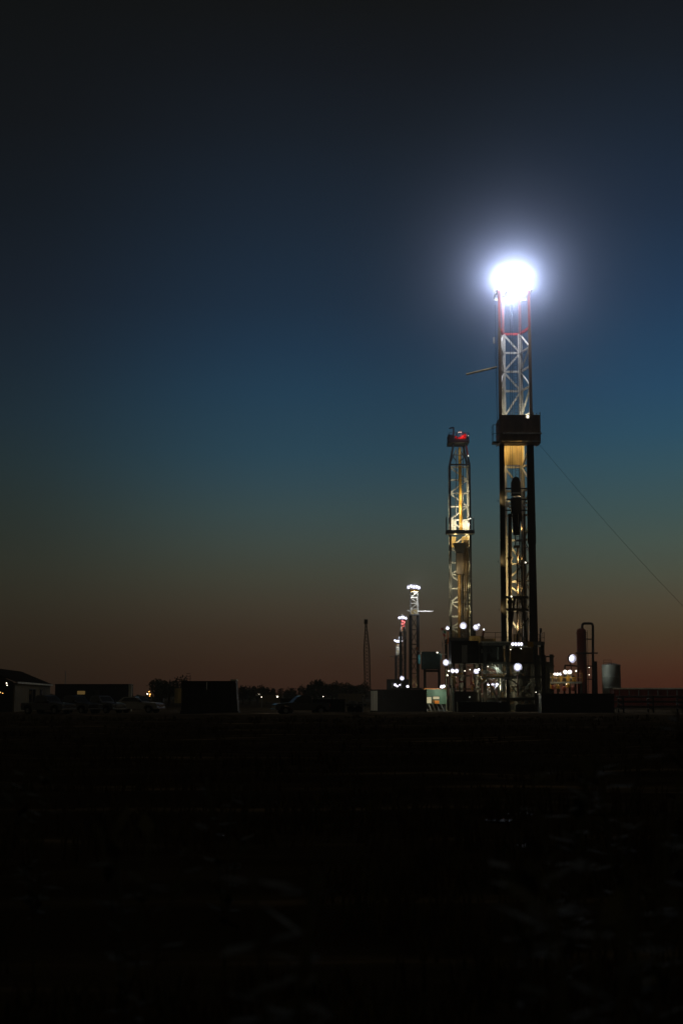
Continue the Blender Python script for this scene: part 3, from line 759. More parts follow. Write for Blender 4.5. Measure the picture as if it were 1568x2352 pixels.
# floor and substructure
zfB = zB(1467)
MB().box(xB(1026), xB(1096), YB - 4, YB + 5, zfB - .4, zfB).build('rig_floor', 'dark', rigB)
rail(MB(), [(xB(1027), YB - 3.9, zfB), (xB(1090), YB - 3.9, zfB)], h=1.3, step=.8).build('rail', 'steel', rigB)
w = MB()
for k in range(8): w.box(lerp(xB(1036), xB(1080), k / 8), lerp(xB(1036), xB(1080), (k + 1) / 8) - .05, YB + 4.6, YB + 4.65, zfB, zB(1445 if k % 3 else 1441))
w.build('wind_wall', 'cream', rigB)
for px in (1028, 1060, 1094):
    for yy in (YB - 3.6, YB + 4.5): MB().bar((xB(px), yy, 0), (xB(px), yy, zfB - .4), .4).build('column', 'dark', rigB)
MB().box(xB(1081), xB(1088), YB - 2.5, YB - 1.5, zfB, zB(1444)).build('driller_console', 'dark', rigB)
for (px, r, rad, w, aim) in ((1063, 1438, .66, 240, (0, -1, .15)), (1092, 1441, .6, 70, (.2, -1, 0)), (1098, 1436, .3, 0, (.3, -1, .1)), (1110, 1446, .2, 0, (.4, -1, .1))):
    flood(rigB, P(px, r, YB - 3.4), aim, rad, 'cool', w)
MB().bar(P(1110, 1449, YB - 3.3), P(1108, 1465, YB - 3.3), .25).build('lamp_arm', 'oxide', rigB)
# unseen lights inside the mast, plus added ones lighting its front left side
for (px, r, w, yy, c) in ((1050, 1168, 240, .2, (1, .9, .6)), (1064, 1140, 150, .2, (1, .9, .6)), (1072, 1203, 95, .9, MIDC), (1045, 1203, 80, .9, MIDC), (1045, 1234, 90, .7, (1, .75, .32)), (1071, 1234, 70, .7, (1, .75, .32)),
                          (1045, 1305, 150, -.9, (1, .92, .6)), (1045, 1345, 150, -.9, (1, .92, .6)), (1045, 1395, 150, -.9, (1, .92, .6)), (1073, 1300, 60, .2, (1, .8, .35)), (1074, 1345, 60, .2, (1, .8, .35)), (1074, 1400, 50, .2, (1, .8, .35))):
    light(rigB, P(px, r, YB + yy), w, c, .12)
flood(rigB, P(1079.5, 1191, YB - .2), (-.2, -1, 0), .17, 'mid')

# =================================================================== small far rigs
def small_rig(Y, xl, xr, rtop, rmid, rbot, label, crown_m, lamps, W, arms=(), lower_wide=0, upper='white', lit=True):
    t = thing('drilling_rig', label, 'drilling rig', (P((xl + xr) / 2, 1600, Y).x, Y, 0), 'drilling rigs')
    ed = lambda r: (xl - (lower_wide if r > rmid else 0), xr + (lower_wide if r > rmid else 0))
    n = 4
    rows_ = [lerp(rmid, rtop + 10, i / n) for i in range(n + 1)]
    p = mast(t, Y, 2.6, ed, rows_, .32, 'steel', upper, .1, .3, bw=.2)
    rows2 = [lerp(rbot, rmid + 1, i / 5) for i in range(6)]
    mast(t, Y, 3.2, ed, rows2, .9, 'black', 'dark', -.05, .9, bw=.25, xbrace=True)
    q0, q1 = P(xl, rtop + 10, Y), P(xr, rtop + 6.5, Y)
    MB().box(q0.x, q1.x, Y - .6, Y + 3.2, q0.z, q1.z).build('crown_platform', crown_m, t)
    w0, w1 = P(xl, rmid + 2, Y), P(xr, rmid - 12, Y)
    MB().box(w0.x, w1.x, Y + 2.7, Y + 2.8, w0.z, w1.z).build('wind_wall', 'canvas', t)
    MB().box(P(xl - 2, rmid, Y).x, P(xr + 2, rmid, Y).x, Y - 1.5, Y - .6, P(xl, rmid + 3, Y).z, P(xl, rmid, Y).z).build('racking_board', 'dark', t)
    for (px, r, rad) in lamps: flood(t, P(px, r, Y - 1.2), (.1, -1, -.1), rad, 'cool', 0)
    light(t, P((xl + xr) / 2, rtop - 2, Y + 1.2), W, COOL, .3)
    light(t, P((xl + xr) / 2, rtop + 13, Y + .3), W * .2, COOL, .3)  # added below the platform to brighten the upper lattice
    light(t, P((xl + xr) / 2, rmid - 8, Y - 2.2), W * .04, COOL, .3)
    light(t, P((xl + xr) / 2 - 1, rbot - 8, Y + .5), W * .06, WARM, .3)
    for (a, ra, c, rc, m_) in arms: MB().bar(P(a, ra, Y - 1), P(c, rc, Y - 1), .3).build('boom', m_, t)
    fx0, fx1 = P(xl - 6, 1580, Y).x, P(xr + 6, 1580, Y).x
    MB().box(fx0, fx1, Y - 4, Y + 6, P(xl, rbot, Y).z - .5, P(xl, rbot, Y).z).build('rig_floor', 'dark', t)
    for xx in (fx0 + .4, fx1 - .4):
        for yy in (Y - 3.5, Y + 5.5): MB().bar((xx, yy, 0), (xx, yy, P(xl, rbot, Y).z - .5), .7).build('column', 'black', t)
    return t
rigC = small_rig(500, 941.5, 961, 1348, 1411, 1580, 'slim far drilling rig topped by a row of white lamps, with a pale side boom', 'yellow',
          ((938, 1349, .9), (943.5, 1347, 1.0), (949.5, 1348, 1.05), (955.5, 1348, 1.0), (961, 1350, .9)), 5200,
          ((959, 1404, 994, 1404, 'white'), (935, 1402, 941, 1404, 'white'), (948, 1489, 967, 1499, 'white')), 1.5)
light(rigC, P(977, 1396, 496), 1100, COOL, .3)  # added light to brighten the pale side boom
flood(rigC, P(968, 1499, 498), (0, -1, 0), .55, 'mid')
MB().box(P(943, 0, 500).x, P(948, 0, 500).x, 496.8, 497.4, P(945, 1495, 500).z, P(945, 1487, 500).z).build('winch', 'orange', rigC)
rigD = small_rig(640, 919.5, 930.5, 1416, 1450, 1580, 'far drilling rig with a red mast head under white lamps', 'red',
          ((917, 1419, .95), (921.5, 1418, 1.1), (926, 1418, 1.1), (931, 1420, .95)), 3600, (), 2, 'red')
for (a, ra, c, rc) in ((926, 1440, 928, 1462), (927, 1440, 932, 1468), (931, 1466, 926, 1472)):
    MB().bar(P(a, ra, 637), P(c, rc, 637), .55).build('hose_loop', 'white', rigD)
rigE = small_rig(690, 908.5, 922, 1470, 1505, 1585, 'lowest far drilling rig with white lamps on its short mast', 'yellow',
          ((907, 1471, .8), (911, 1473, 1.0), (915, 1473, 1.0), (919, 1474, .9), (921.5, 1473, .7), (918.5, 1465, 1.1)), 3000, ((895, 1507, 905, 1508, 'steel'),), 1.5)
for (px, r, rad) in ((923, 1558, 1.15), (936, 1577, .9), (907, 1573, .8), (912, 1576, .55), (918, 1573, .5)):
    flood(rigE if px < 920 else rigD, P(px, r, 560), (-.1, -1, 0), rad, 'cool', 220 if rad > .7 else 0)
# low mud plant of the far rigs
t = cabin('mud_plant', 'low far shed with white lamps at the foot of the lowest rig', 'shed', 889, 940, 1560, 1600, 575, 10, 'dark')
for px in (900, 910, 921): MB().bar(P(px, 1580, 574), P(px, 1568, 574), .5).build('post', 'paleclad', t)

# =================================================================== lattice boom crane
YC = 400.0
cr = thing('crane', 'dark lattice boom crane standing alone left of the rigs', 'crane', (P(843, 1600, YC).x, YC, 0))
def cw(r): return 1.2 + 5.2 * min(1, max(0, (r - 1432) / 60))
pts4 = {}
rr = [1428 + 8 * i for i in range(20)] + [1592]
b1 = MB(); b2 = MB(); b3 = MB()
cxr = lambda r: 840 + (r - 1428) * 4.2 / 165
for sx in (-1, 1):
    for sy in (-1, 1):
        for a, c in zip(rr, rr[1:]):
            pa = P(cxr(a) + sx * cw(a), a, YC); pb = P(cxr(c) + sx * cw(c), c, YC)
            pa.y += sy * cw(a) / 9; pb.y += sy * cw(c) / 9
            b1.bar(pa, pb, .24)
for i, (a, c) in enumerate(zip(rr, rr[1:])):
    s = 1 if i % 2 else -1
    for sy in (-1, 1):
        pa = P(cxr(a) - s * cw(a), a, YC); pb = P(cxr(c) + s * cw(c), c, YC); pa.y += sy * .6; pb.y += sy * .6
        (b2 if sy < 0 else b3).bar(pa, pb, .16)
        pa = P(cxr(a) + s * cw(a), a, YC); pb = P(cxr(c) - s * cw(c), c, YC); pa.y += sy * .6; pb.y += sy * .6
        (b2 if sy < 0 else b3).bar(pa, pb, .13)
b1.build('boom', 'dark', cr); b2.build('lacing', 'dark', cr); b3.build('lacing', 'dark', cr)
q = P(840, 1428, YC)
MB().tube(q - Vector((.5, 0, 0)), q + Vector((.5, 0, 0)), .7, n=14).build('boom_head', 'black', cr)
q = P(845, 1596, YC)
MB().box(q.x - 1.7, q.x + 2.2, YC - 1, YC + 5, 1.2, 3.6).build('cab', 'dark', cr, .1)
for s in (-1.9, 1.9):
    MB().prism([(-.5, .1), (.5, .1), (.5, 1.1), (-.5, 1.1)], 0, 1).v
    MB().box(q.x + s - .4, q.x + s + .4, YC - 2, YC + 6, 0, 1.15).build('track', 'black', cr, .3)

# =================================================================== containers in front
def container(label, loc, rot, m, length=6.06, w=2.44, h=2.59, doors='white', group='containers on the site'):
    t = thing('shipping_container', label, 'container', (0, 0, 0), group)
    b = MB(); n = 22
    b.box(-length/2 + .06, length/2 - .06, -w/2 + .06, w/2 - .06, .16, h - .1)
    for i in range(n):
        u, v = lerp(-length/2 + .16, length/2 - .16, (i + .2) / n), lerp(-length/2 + .16, length/2 - .16, (i + .7) / n)
        for s in (-1, 1): b.box(u, v, s * (w/2 - .062), s * (w/2 - .02), .22, h - .2)
    b.build('wall', m, t)
    f = MB()
    for sx in (-1, 1):
        for sy in (-1, 1): f.box(sx * length/2 - .08 * sx - .08, sx * length/2 - .08 * sx + .08, sy * (w/2 - .08) - .08, sy * (w/2 - .08) + .08, 0, h)
    for sy in (-1, 1):
        for z in (.06, h - .11): f.box(-length/2 + .165, length/2 - .165, sy * (w/2 - .08) - .07, sy * (w/2 - .08) + .07, z, z + .1)
    f.build('corner_frame', m, t)
    for s in (-1, 1):
        dr = MB().box(-length/2 - .0, -length/2 + .05, s * .03, s * (w/2 - .17), .2, h - .16).build('door', doors, t)
        k = MB()
        for yy in (.25, .75): k.tube((-length/2 - .04, s * yy, .25), (-length/2 - .04, s * yy, h - .2), .03, n=8)
        k.build('lock_bar', 'steel', dr)
    t.location = loc; t.rotation_euler.z = R(rot)
    return t
q = P(918, 1600, 163)
container('dark container with pale double doors at its left end', (q.x - .15, 163.5, .02), 20, M['black'], doors='paleclad')
# green shed on a trestle
gs = cabin('green_cabin', 'green cabin with lit pale window panels raised on a trestle', 'cabin', 974, 1024, 1581, 1617, 172, 3, 'green',
           window=((976, 990, 1601, 1615, 'litwin'), (994, 1008, 1600, 1606, 'litwin'), (992, 997, 1607, 1614, 'dimwin')), mroof=M['orange'])
for (a, c) in ((975, 982), (984, 991), (993, 1000), (1002, 1009), (1012, 1020)):
    MB().bar(P(a, 1618, 171.9), P(c, 1634, 171.9), .1).build('trestle_brace', 'steel', gs)
MB().box(P(974, 0, 172).x * 0 + P(974, 1618, 172).x, P(1024, 1618, 172).x, 172.2, 174.8, 0, .2).build('trestle_base', 'dark', gs)
for px in (976, 1000, 1021): MB().bar((P(px, 1618, 172).x, 172.5, .2), (P(px, 1618, 172).x, 172.5, P(px, 1617, 172).z), .2).build('trestle_leg', 'dark', gs)
MB().box(P(998, 1610, 171).x, P(1008, 1610, 171).x, 171.0, 171.8, P(998, 1616, 171).z, P(998, 1609, 171).z).build('electric_box', 'orange', gs)
lamp_post(1033, 1576, 169, .27, 26, 'short pale lamp post at the right corner of the green cabin', aim=(-.9, .5, -.6), post='paleclad', cone=120)
for (px, r, rad) in ((1014, 1577, .24), (1019, 1576, .24)): flood(gs, P(px, r, 170.6), (-.1, -1, -.1), rad, 'cool', 0)
light(gs, P(1012, 1579, 169.5), 200, (.9, 1, .85), .2, (-.35, .8, -.5), 130)
light(gs, P(985, 1625, 170.5), 14, (1, .9, .6), .1)
# lamp post added only to light the container doors from the left
lamp_post(833, 1599, 150, .1, 500, 'small low lamp added to light the pale container doors', aim=(.14, 1, 0), kind='mid', cone=60)
# dark raised cabin
YR = 260
rc = thing('raised_cabin', 'dark teal cabin raised on a leg between the two groups of masts', 'cabin', (P(990, 1535, YR).x, YR, 0))
z0, z1 = P(990, 1537, YR).z, P(990, 1498, YR).z
x0, x1 = P(969, 1520, YR).x, P(1011, 1520, YR).x
w = MB().box(x0 + .02, x1 - .02, YR + .03, YR + 3.5, z0, z1)
for k in range(10): w.box(lerp(x0, x1, (k + .2) / 10), lerp(x0, x1, (k + .8) / 10), YR, YR + .028, z0 + .1, z1 - .15)
w.build('wall', 'teal', rc)
MB().box(x0 - .1, x1 + .1, YR - .1, YR + 3.6, z1 + .003, z1 + .12).build('roof', 'teal', rc)
MB().box(x0 - .7, x0 - .35, YR - .2, YR + .6, P(960, 1525, YR).z, P(960, 1504, YR).z).build('trim', 'cyan', rc)
MB().path([P(1005, 1500, YR - .3), P(1012, 1503, YR - .3), P(1013, 1515, YR - .3)], .12, 6).build('pipe', 'cyan', rc)
for px in (976, 1009): MB().bar((P(px, 1535, YR).x, YR + 1.5, 0), (P(px, 1535, YR).x, YR + 1.5, z0), .45).build('leg', 'dark', rc)
for px in (976,): MB().bar((P(px, 1535, YR).x, YR + 1.5, z0 - .3), (P(1009, 1535, YR).x, YR + 1.5, z0 - .3), .4).build('beam', 'dark', rc)
flood(rc, P(1004, 1499, YR - .5), (-.2, -1, .1), .25, 'mid')
light(rc, P(958, 1512, YR - 1.2), 8, COOL, .1)
light(rc, P(1009, 1494, YR - 1.2), 7, COOL, .1)
# little flag on a staff
fl = thing('flag', 'small drooping red, white and green flag left of the orange post', 'flag', P(1019, 1478, YB - 6))
MB().tube(P(1021, 1478, YB - 6), P(1017, 1440, YB - 6), .05, n=6).build('staff', 'steel', fl)
for k, (m_, r0, r1) in enumerate((('flagred', 1441, 1446), ('flagwhite', 1446, 1452), ('flaggreen', 1447, 1453), ('flagred', 1455, 1460))):
    b = MB(); n = 6; xo = (1012, 1014, 1018, 1017)[k]
    for i in range(n):
        a, c = P(xo + i * .9, r0 + i * .5, YB - 6.1), P(xo + (i + 1) * .9, r0 + (i + 1) * .5, YB - 6.1)
        h = (r1 - r0) * .062
        oy, ny = .06 * math.sin(i * 1.4), .06 * math.sin((i + 1) * 1.4)
        b.quadbox([a + Vector((0, oy, -h)), c + Vector((0, ny, -h)), c + Vector((0, ny + .02, -h)), a + Vector((0, oy + .02, -h))], [a + Vector((0, oy, 0)), c + Vector((0, ny, 0)), c + Vector((0, ny + .02, 0)), a + Vector((0, oy + .02, 0))])
    b.build('flag_band', m_, fl)

# =================================================================== right-hand plant
YM = 190.0
# red vertical separator vessel with goose-neck vent
q = P(1337, 1600, YM)
sv = thing('separator_vessel', 'tall oxide red vessel with a dark gooseneck pipe on its right', 'vessel', (q.x, YM, 0))
zt = P(1337, 1443, YM).z; z_ = lambda r: P(1337, r, YM).z
rad = (P(1347.5, 1500, YM).x - P(1325.5, 1500, YM).x) / 2
MB().lathe((q.x, YM, 0), [(rad * .9, 0), (rad, .3), (rad, zt - .5), (rad * .93, zt - .22), (rad * .6, zt - .04), (rad * .2, zt)], 28).build('shell', 'oxide', sv, smooth=True)
b = MB()
for r in (1455, 1500, 1540): b.lathe((q.x, YM, z_(r)), [(rad + .02, 0), (rad + .06, .03), (rad + .06, .12), (rad + .02, .15)], 28)
b.build('band', 'oxide', sv)
pp = [P(1336, 1446, YM)]; n = 8
for i in range(n + 1): 
    w = math.pi - math.pi / 2 * i / n; pp.append(P(1341 + 5 * math.cos(w), 1438 - 6 * math.sin(w) , YM))
for i in range(n + 1):
    w = math.pi / 2 - math.pi / 2 * i / n; pp.append(P(1355 + 5.5 * math.cos(w), 1438 - 6 * math.sin(w), YM))
pp.append(P(1361, 1600, YM))
MB().path(pp, .17, 10).build('vent_pipe', 'dark', sv)
for r in (1468, 1501, 1530, 1560): MB().bar((q.x + rad - .05, YM, z_(r)), (P(1361, r, YM).x, YM, z_(r)), .14).build('bracket', 'dark', sv)
MB().box(P(1362, 0, YM).x * 0 + P(1363, 1550, YM).x, P(1371, 1550, YM).x, YM, YM + .8, 0, z_(1519)).build('support_post', 'dark', sv)
MB().box(q.x - rad - .3, P(1364, 1500, YM).x + .3, YM - rad - .25, YM - rad + .1, z_(1502), z_(1499)).build('walkway', 'dark', sv)
lad = MB()
for s in (-.2, .2): lad.bar((q.x + .5 + s, YM - rad - .1, 0), (q.x + .5 + s, YM - rad - .1, z_(1448)), .05)
for i in range(40): lad.bar((q.x + .3, YM - rad - .1, i * .26 + .2), (q.x + .7, YM - rad - .1, i * .26 + .2), .03)
lad.build('ladder', 'dark', sv)
for (px, r) in ((1352, 1533), (1352, 1550)): flood(sv, P(px, r, YM - 1.6), (-.3, -1, 0), .1, 'mid')
# silver tank
YT = 215
q = P(1404, 1600, YT); rad = (P(1425, 1560, YT).x - P(1383, 1560, YT).x) / 2; zt = P(1404, 1527, YT).z
tk = thing('storage_tank', 'pale round storage tank at the right of the red vessel', 'tank', (q.x, YT, 0))
MB().lathe((q.x, YT, 0), [(rad, 0), (rad, zt - .15), (rad + .05, zt - .12), (rad + .05, zt), (rad * .5, zt + .18), (.1, zt + .25)], 40).build('shell', 'silver', tk, smooth=True)
b = MB()
for z in (1.6, 3.2, 4.8): b.lathe((q.x, YT, z), [(rad + .005, 0), (rad + .03, .03), (rad + .005, .06)], 40)
b.build('seam', 'silver', tk)
rail(MB(), [(q.x - rad * .9, YT - .6, zt), (q.x - .2, YT - rad * .9, zt)], h=.7).build('rail', 'dark', tk)
light(sv, P(1369, 1550, YT - 2.2), 55, (.92, 1, .88), .2, (1, .5, .05), 150)
# shaker platform left of the vessel
sp = thing('shaker_platform', 'cluttered platform of shale shakers lit yellow between the tallest mast and red vessel', 'platform', (P(1285, 1600, YM).x, YM, 0))
zp = P(1285, 1566, YM).z
MB().box(P(1246, 1560, YM).x, P(1330, 1560, YM).x, YM - 2, YM + 3, zp - .25, zp).build('deck', 'steel', sp)
for px in (1248, 1275, 1302, 1328):
    for yy in (YM - 1.8, YM + 2.8): MB().bar((P(px, 1560, YM).x, yy, 0), (P(px, 1560, YM).x, yy, zp - .25), .25).build('column', 'dark', sp)
rail(MB(), [(P(1246, 1560, YM).x, YM - 2, zp), (P(1330, 1560, YM).x, YM - 2, zp)], step=1).build('rail', 'yellow', sp)
for (a, c, r) in ((1276, 1288, 1553), (1292, 1306, 1551), (1309, 1320, 1554)):
    sk = MB(); X0, X1 = P(a, 1560, YM).x, P(c, 1560, YM).x; h = P(a, r, YM).z - zp
    sk.prism([(X0, zp + .01), (X1, zp + .01), (X1, zp + h), (X0 + .15, zp + h * .7)], YM - .8, YM + 1.2)
    s_ = sk.build('shaker', 'yellow', sp)
    MB().tube((X0 + .1, YM - .2, zp + h * .95), (X1 - .05, YM - .2, zp + h * 1.05), .16, n=10).build('motor', 'dark', s_)
for (px, r0, r1, w, m_) in ((1267, 1503, 1600, .5, 'dark'), (1252, 1510, 1600, .35, 'dark'), (1240, 1472, 1600, .2, 'pipe'), (1258, 1530, 1590, .16, 'pipe'), (1297, 1528, 1566, .2, 'dark'), (1284, 1540, 1590, .12, 'pipe')):
    a, c = P(px, r1, YM - 1), P(px, r0, YM - 1); MB().bar((a.x, YM - 1, max(0, a.z)), (a.x, YM - 1, c.z), w).build('standpipe', m_, sp)
for (a, ra, c, rc_) in ((1241, 1508, 1272, 1508), (1246, 1530, 1272, 1530), (1296, 1528, 1325, 1530)):
    MB().bar(P(a, ra, YM - 1), P(c, rc_, YM - 1), .18).build('pipe_run', 'dark', sp)
for k in range(7):
    px = 1246 + k * 12 + random.uniform(-3, 3); r = random.uniform(1576, 1590)
    q = P(px, r, YM - 2.2); MB().lathe(q, [(.1, 0), (.28, .1), (.28, .5), (.1, .65)], 10).build('valve', 'yellow' if k % 2 else 'oxide', sp)
for (px, r, rad, wd) in ((1302, 1543, .36, 2), (1279, 1548, .22, 3)): flood(sp, P(px, r, YM - 2.3), (0, -1, -.2), rad, 'cool', 0, wide=wd)
for (px, r, rad) in ((1322, 1541, .18), (1254, 1568, .12), (1246, 1566, .1), (1300, 1571, .12), (1271, 1549, .1)): flood(sp, P(px, r, YM - 2.6), (-.2, -1, 0), rad, 'mid')
light(sp, P(1302, 1549, YM - 2.6), 30, (1, .9, .6), .2); light(sp, P(1278, 1552, YM - 2.6), 30, (1, .9, .6), .2); light(sp, P(1262, 1572, YM - 3.5), 14, (1, .75, .35), .2)
# slender lattice antenna right behind the right duct
an = thing('winch_post', 'short dark post with a winch head right of the tallest mast foot', 'post', (P(1241, 1500, YA + 3).x, YA + 3, 0))
MB().bar((P(1240, 1500, YA + 3).x, YA + 3, 0), (P(1240, 1450, YA + 3).x, YA + 3, P(1240, 1450, YA + 3).z), .18).build('post', 'pipe', an)
MB().box(P(1238, 1450, YA + 3).x, P(1243, 1450, YA + 3).x, YA + 2.8, YA + 3.2, P(1240, 1452, YA + 3).z, P(1240, 1443, YA + 3).z).build('winch_head', 'dark', an)
MB().bar(P(1236, 1477, YA + 3), P(1250, 1477, YA + 3), .14).build('arm', 'dark', an)
# stepped dark equipment house right of the mast foot
cabin('pump_house', 'dark pump house right of the tallest mast foot', 'pump house', 1232, 1262, 1520, 1600, YA + 1, 4, 'dark')
cabin('pump_house', 'lower black pump house stepping down beside the mast foot', 'pump house', 1228, 1252, 1504, 1519.5, YA + 1.5, 3, 'black')
# long black container in front and brown lit shed edge
cabin('long_container', 'long black container in front of the red vessel', 'container', 1241, 1408, 1593, 1638, 158, 2.6, 'black')
t = cabin('mud_tank', 'long oxide red mud tank with a pale top rail at the right edge', 'tank', 1408, 1640, 1583, 1625, 192, 3, 'oxide')
a, c = P(1406, 1581, 192), P(1640, 1580, 192)
MB().box(a.x, c.x, 191.8, 191.98, a.z - .12, a.z + .06).build('top_rail', 'paleclad', t)
for px in range(1420, 1640, 22):
    q = P(px, 1582, 191.9); MB().box(q.x, q.x + .14, 191.82, 191.95, q.z - .9, q.z - .2).build('stiffener', 'steel', t)
light(sv, P(1392, 1572, 186), 22, (1, .75, .5), .2, (1, .5, 0), 140)
# pipe rack with layers of pipe at the right
def pipe_rack():
    Yp = 160
    X0, X1 = P(1412, 1600, Yp).x, P(1640, 1600, Yp).x
    t = thing('pipe_rack', 'low steel rack of long pipes at the right edge', 'pipe rack', ((X0 + X1) / 2, Yp, 0))
    for i in range(4):
        x = lerp(X0 + .6, X1 - .6, i / 3)
        for y in (-1.4, 1.4): MB().bar((x, Yp + y, 0), (x, Yp + y, 1.9), .18).build('post', 'dark', t)
        for z in (.5, 1.05, 1.6): MB().bar((x, Yp - 1.4, z), (x, Yp + 1.4, z), .14).build('bearer', 'dark', t)
    k = 0
    wh = ['bottom', 'middle', 'top']
    for li, z in enumerate((.5, 1.05, 1.6)):
        for j in range(5):
            y = Yp - 1.1 + j * .5
            mb = MB().tube((X0 + random.uniform(0, .5), y, z + .07 + .11), (X1, y, z + .07 + .11), .11, n=10)
            single(mb, 'steel_pipe', 'pipe', 'long steel pipe on the %s rack level, %s' % (wh[li], ('nearest the field', 'second from the field', 'middle of its row', 'second from the back', 'at the back')[j]), 'pipe', ((X0 + X1) / 2, y, z + .07), 'pipes lying on the rack')
pipe_rack()

# =================================================================== left-hand side
# gabled site building seen along its long side
YH0, YH1 = 168.0, 204.0
e0, e1 = P(35, 1566, YH0), P(116, 1571.5, YH1)
hb = thing('site_building', 'gabled site building with cream siding at the left edge', 'building', (e0.x - 4, (YH0 + YH1) / 2, 0))
ze = e0.z
dx = (e1.x - e0.x)
def bx(y): return e0.x + dx * (y - YH0) / (YH1 - YH0)
w = MB()
ny = 40
for i in range(ny):
    a, c = lerp(YH0 + .1, YH1, i / ny), lerp(YH0 + .1, YH1, (i + 1) / ny)
    w.quadbox([(bx(a) - .2, a, 0), (bx(a) + .02 * (i % 2), a, 0), (bx(c) + .02 * (i % 2), c, 0), (bx(c) - .2, c, 0)],
              [(bx(a) - .2, a, ze - .1), (bx(a) + .02 * (i % 2), a, ze - .1), (bx(c) + .02 * (i % 2), c, ze - .1), (bx(c) - .2, c, ze - .1)])
w.build('wall', 'cream', hb)
rid = e0.x - 4.0
g = MB(); g.v = [(e0.x - .2, YH0, 0), (e0.x - .2, YH0, ze), (rid, YH0, ze + 1.6), (rid - 4, YH0, ze), (rid - 4, YH0, 0)]
g.v += [(x, y + .15, z) for x, y, z in g.v]
g.f = [(4, 3, 2, 1, 0), (5, 6, 7, 8, 9)] + [(i, (i + 1) % 5, (i + 1) % 5 + 5, i + 5) for i in range(5)]
g.build('gable_wall', 'black', hb)  # gable painted black to stand for its unlit side
rf = MB()
for (xa, za, xb, zb_) in ((0, 0, -4.2, 1.75), (-8.4, 0, -4.2, 1.75)):
    o = .35 if xa == 0 else -.35
    rf.quadbox([(e0.x + xa + o, YH0 - .3, ze - .12), (e1.x + xa + o, YH1, ze - .12), (e1.x + xb, YH1, ze + zb_), (e0.x + xb, YH0 - .3, ze + zb_)],
               [(e0.x + xa + o, YH0 - .3, ze + .0), (e1.x + xa + o, YH1, ze + .0), (e1.x + xb, YH1, ze + zb_ + .12), (e0.x + xb, YH0 - .3, ze + zb_ + .12)])
rfo = rf.build('roof', 'roof', hb)
MB().quadbox([(e0.x + .36, YH0 - .3, ze - .2), (e1.x + .36, YH1, ze - .2), (e1.x + .44, YH1, ze - .2), (e0.x + .44, YH0 - .3, ze - .2)],
             [(e0.x + .36, YH0 - .3, ze + .02), (e1.x + .36, YH1, ze + .02), (e1.x + .44, YH1, ze + .02), (e0.x + .44, YH0 - .3, ze + .02)]).build('gutter', 'paleclad', hb)
for yy in (181, 184.5, 192):
    fm = MB().box(bx(yy) + .03, bx(yy) + .06, yy, yy + 1.6, 1.0, 2.8).build('window', 'dark', hb)
    MB().box(bx(yy) + .062, bx(yy) + .07, yy + .1, yy + 1.5, 1.1, 2.7).build('pane', 'glass', fm)
for (px, r, rad, k) in ((16, 1569, .14, 'mid'), (17, 1574, .12, 'mid'), (7, 1592, .1, 'amber'), (1, 1590, .14, 'warm')):
    flood(hb, P(px, r, YH0 - .8), (.1, -1, -.2), rad, k, 8 if rad > .13 else 0)
# long dark office trailer
t = cabin('office_trailer', 'long dark office trailer with one dim orange window behind the pickups', 'trailer', 128, 299, 1571, 1616, 196, 3.2, 'black',
          window=((178, 196, 1587, 1595, 'dimwin'), (215, 228, 1586, 1596, 'glass')))
MB().tube(P(151, 1571, 197), P(151, 1541, 197), .05, n=6).build('antenna', 'silver', t)
for k, px in enumerate((297, 302)):
    q = P(px, 1610, 176)
    single(MB().tube((q.x, 176, 0), (q.x, 176, P(px, 1573, 176).z), .1, n=10).tube((q.x, 176, P(px, 1573, 176).z), (q.x, 176, P(px, 1572, 176).z), .14, n=10), 'marker_post', 'paleclad',
           ['pale post nearer the office trailer end', 'pale post just right of its twin by the white car'][k], 'post', (q.x, 176, 0), 'pale posts by the trailer end')
# tall black box tank in the middle left
Yk = 146
X0, X1 = P(417, 1600, Yk).x, P(541, 1600, Yk).x; zt = P(480, 1564, Yk).z
bt = thing('box_tank', 'tall black box tank standing alone in front of the far trees', 'tank', ((X0 + X1) / 2, Yk + 1.5, 0))
xm = lerp(X0, X1, .91)
w = MB().box(X0, xm, Yk, Yk + 3, .35, zt)
for k in range(9): w.box(lerp(X0, xm, (k + .45) / 9), lerp(X0, xm, (k + .55) / 9), Yk - .1, Yk - .002, .45, zt - .1)
w.build('shell', 'black', bt)
MB().quadbox([(xm + .02, Yk + .2, .35), (X1 + .2, Yk + .2, .35), (X1 + .2, Yk + 2.8, .35), (xm + .02, Yk + 2.8, .35)], [(xm + .02, Yk + .2, zt - .03), (X1, Yk + .2, zt - .03), (X1, Yk + 2.8, zt - .03), (xm + .02, Yk + 2.8, zt - .03)]).build('end_wall', 'dark', bt)
MB().box(xm - .05, X1 + .05, Yk + .1, Yk + 2.9, zt + .002, zt + .16).build('end_cap', 'paleclad', bt)
MB().tube((lerp(X0, X1, .47), Yk - .17, zt - .9), (lerp(X0, X1, .47), Yk - .17, zt - .08), .05, n=8).build('level_gauge', 'chrome', bt)
MB().box(X0 - .1, X1 + .3, Yk - .05, Yk + 3.05, 0, .34).build('skid', 'black', bt)
lad = MB()
for s in (0, .4): lad.bar((X0 + .5 + s, Yk - .14, .3), (X0 + .5 + s, Yk - .14, zt + .6), .05)
for i in range(14): lad.bar((X0 + .5, Yk - .14, .5 + i * .28), (X0 + .9, Yk - .14, .5 + i * .28), .035)
lad.build('ladder', 'black', bt)
# small yellow-lit hut behind
cabin('hut', 'small hut with a dim yellow top left of the black box tank', 'hut', 402, 420, 1581, 1615, 230, 3, 'canvas')

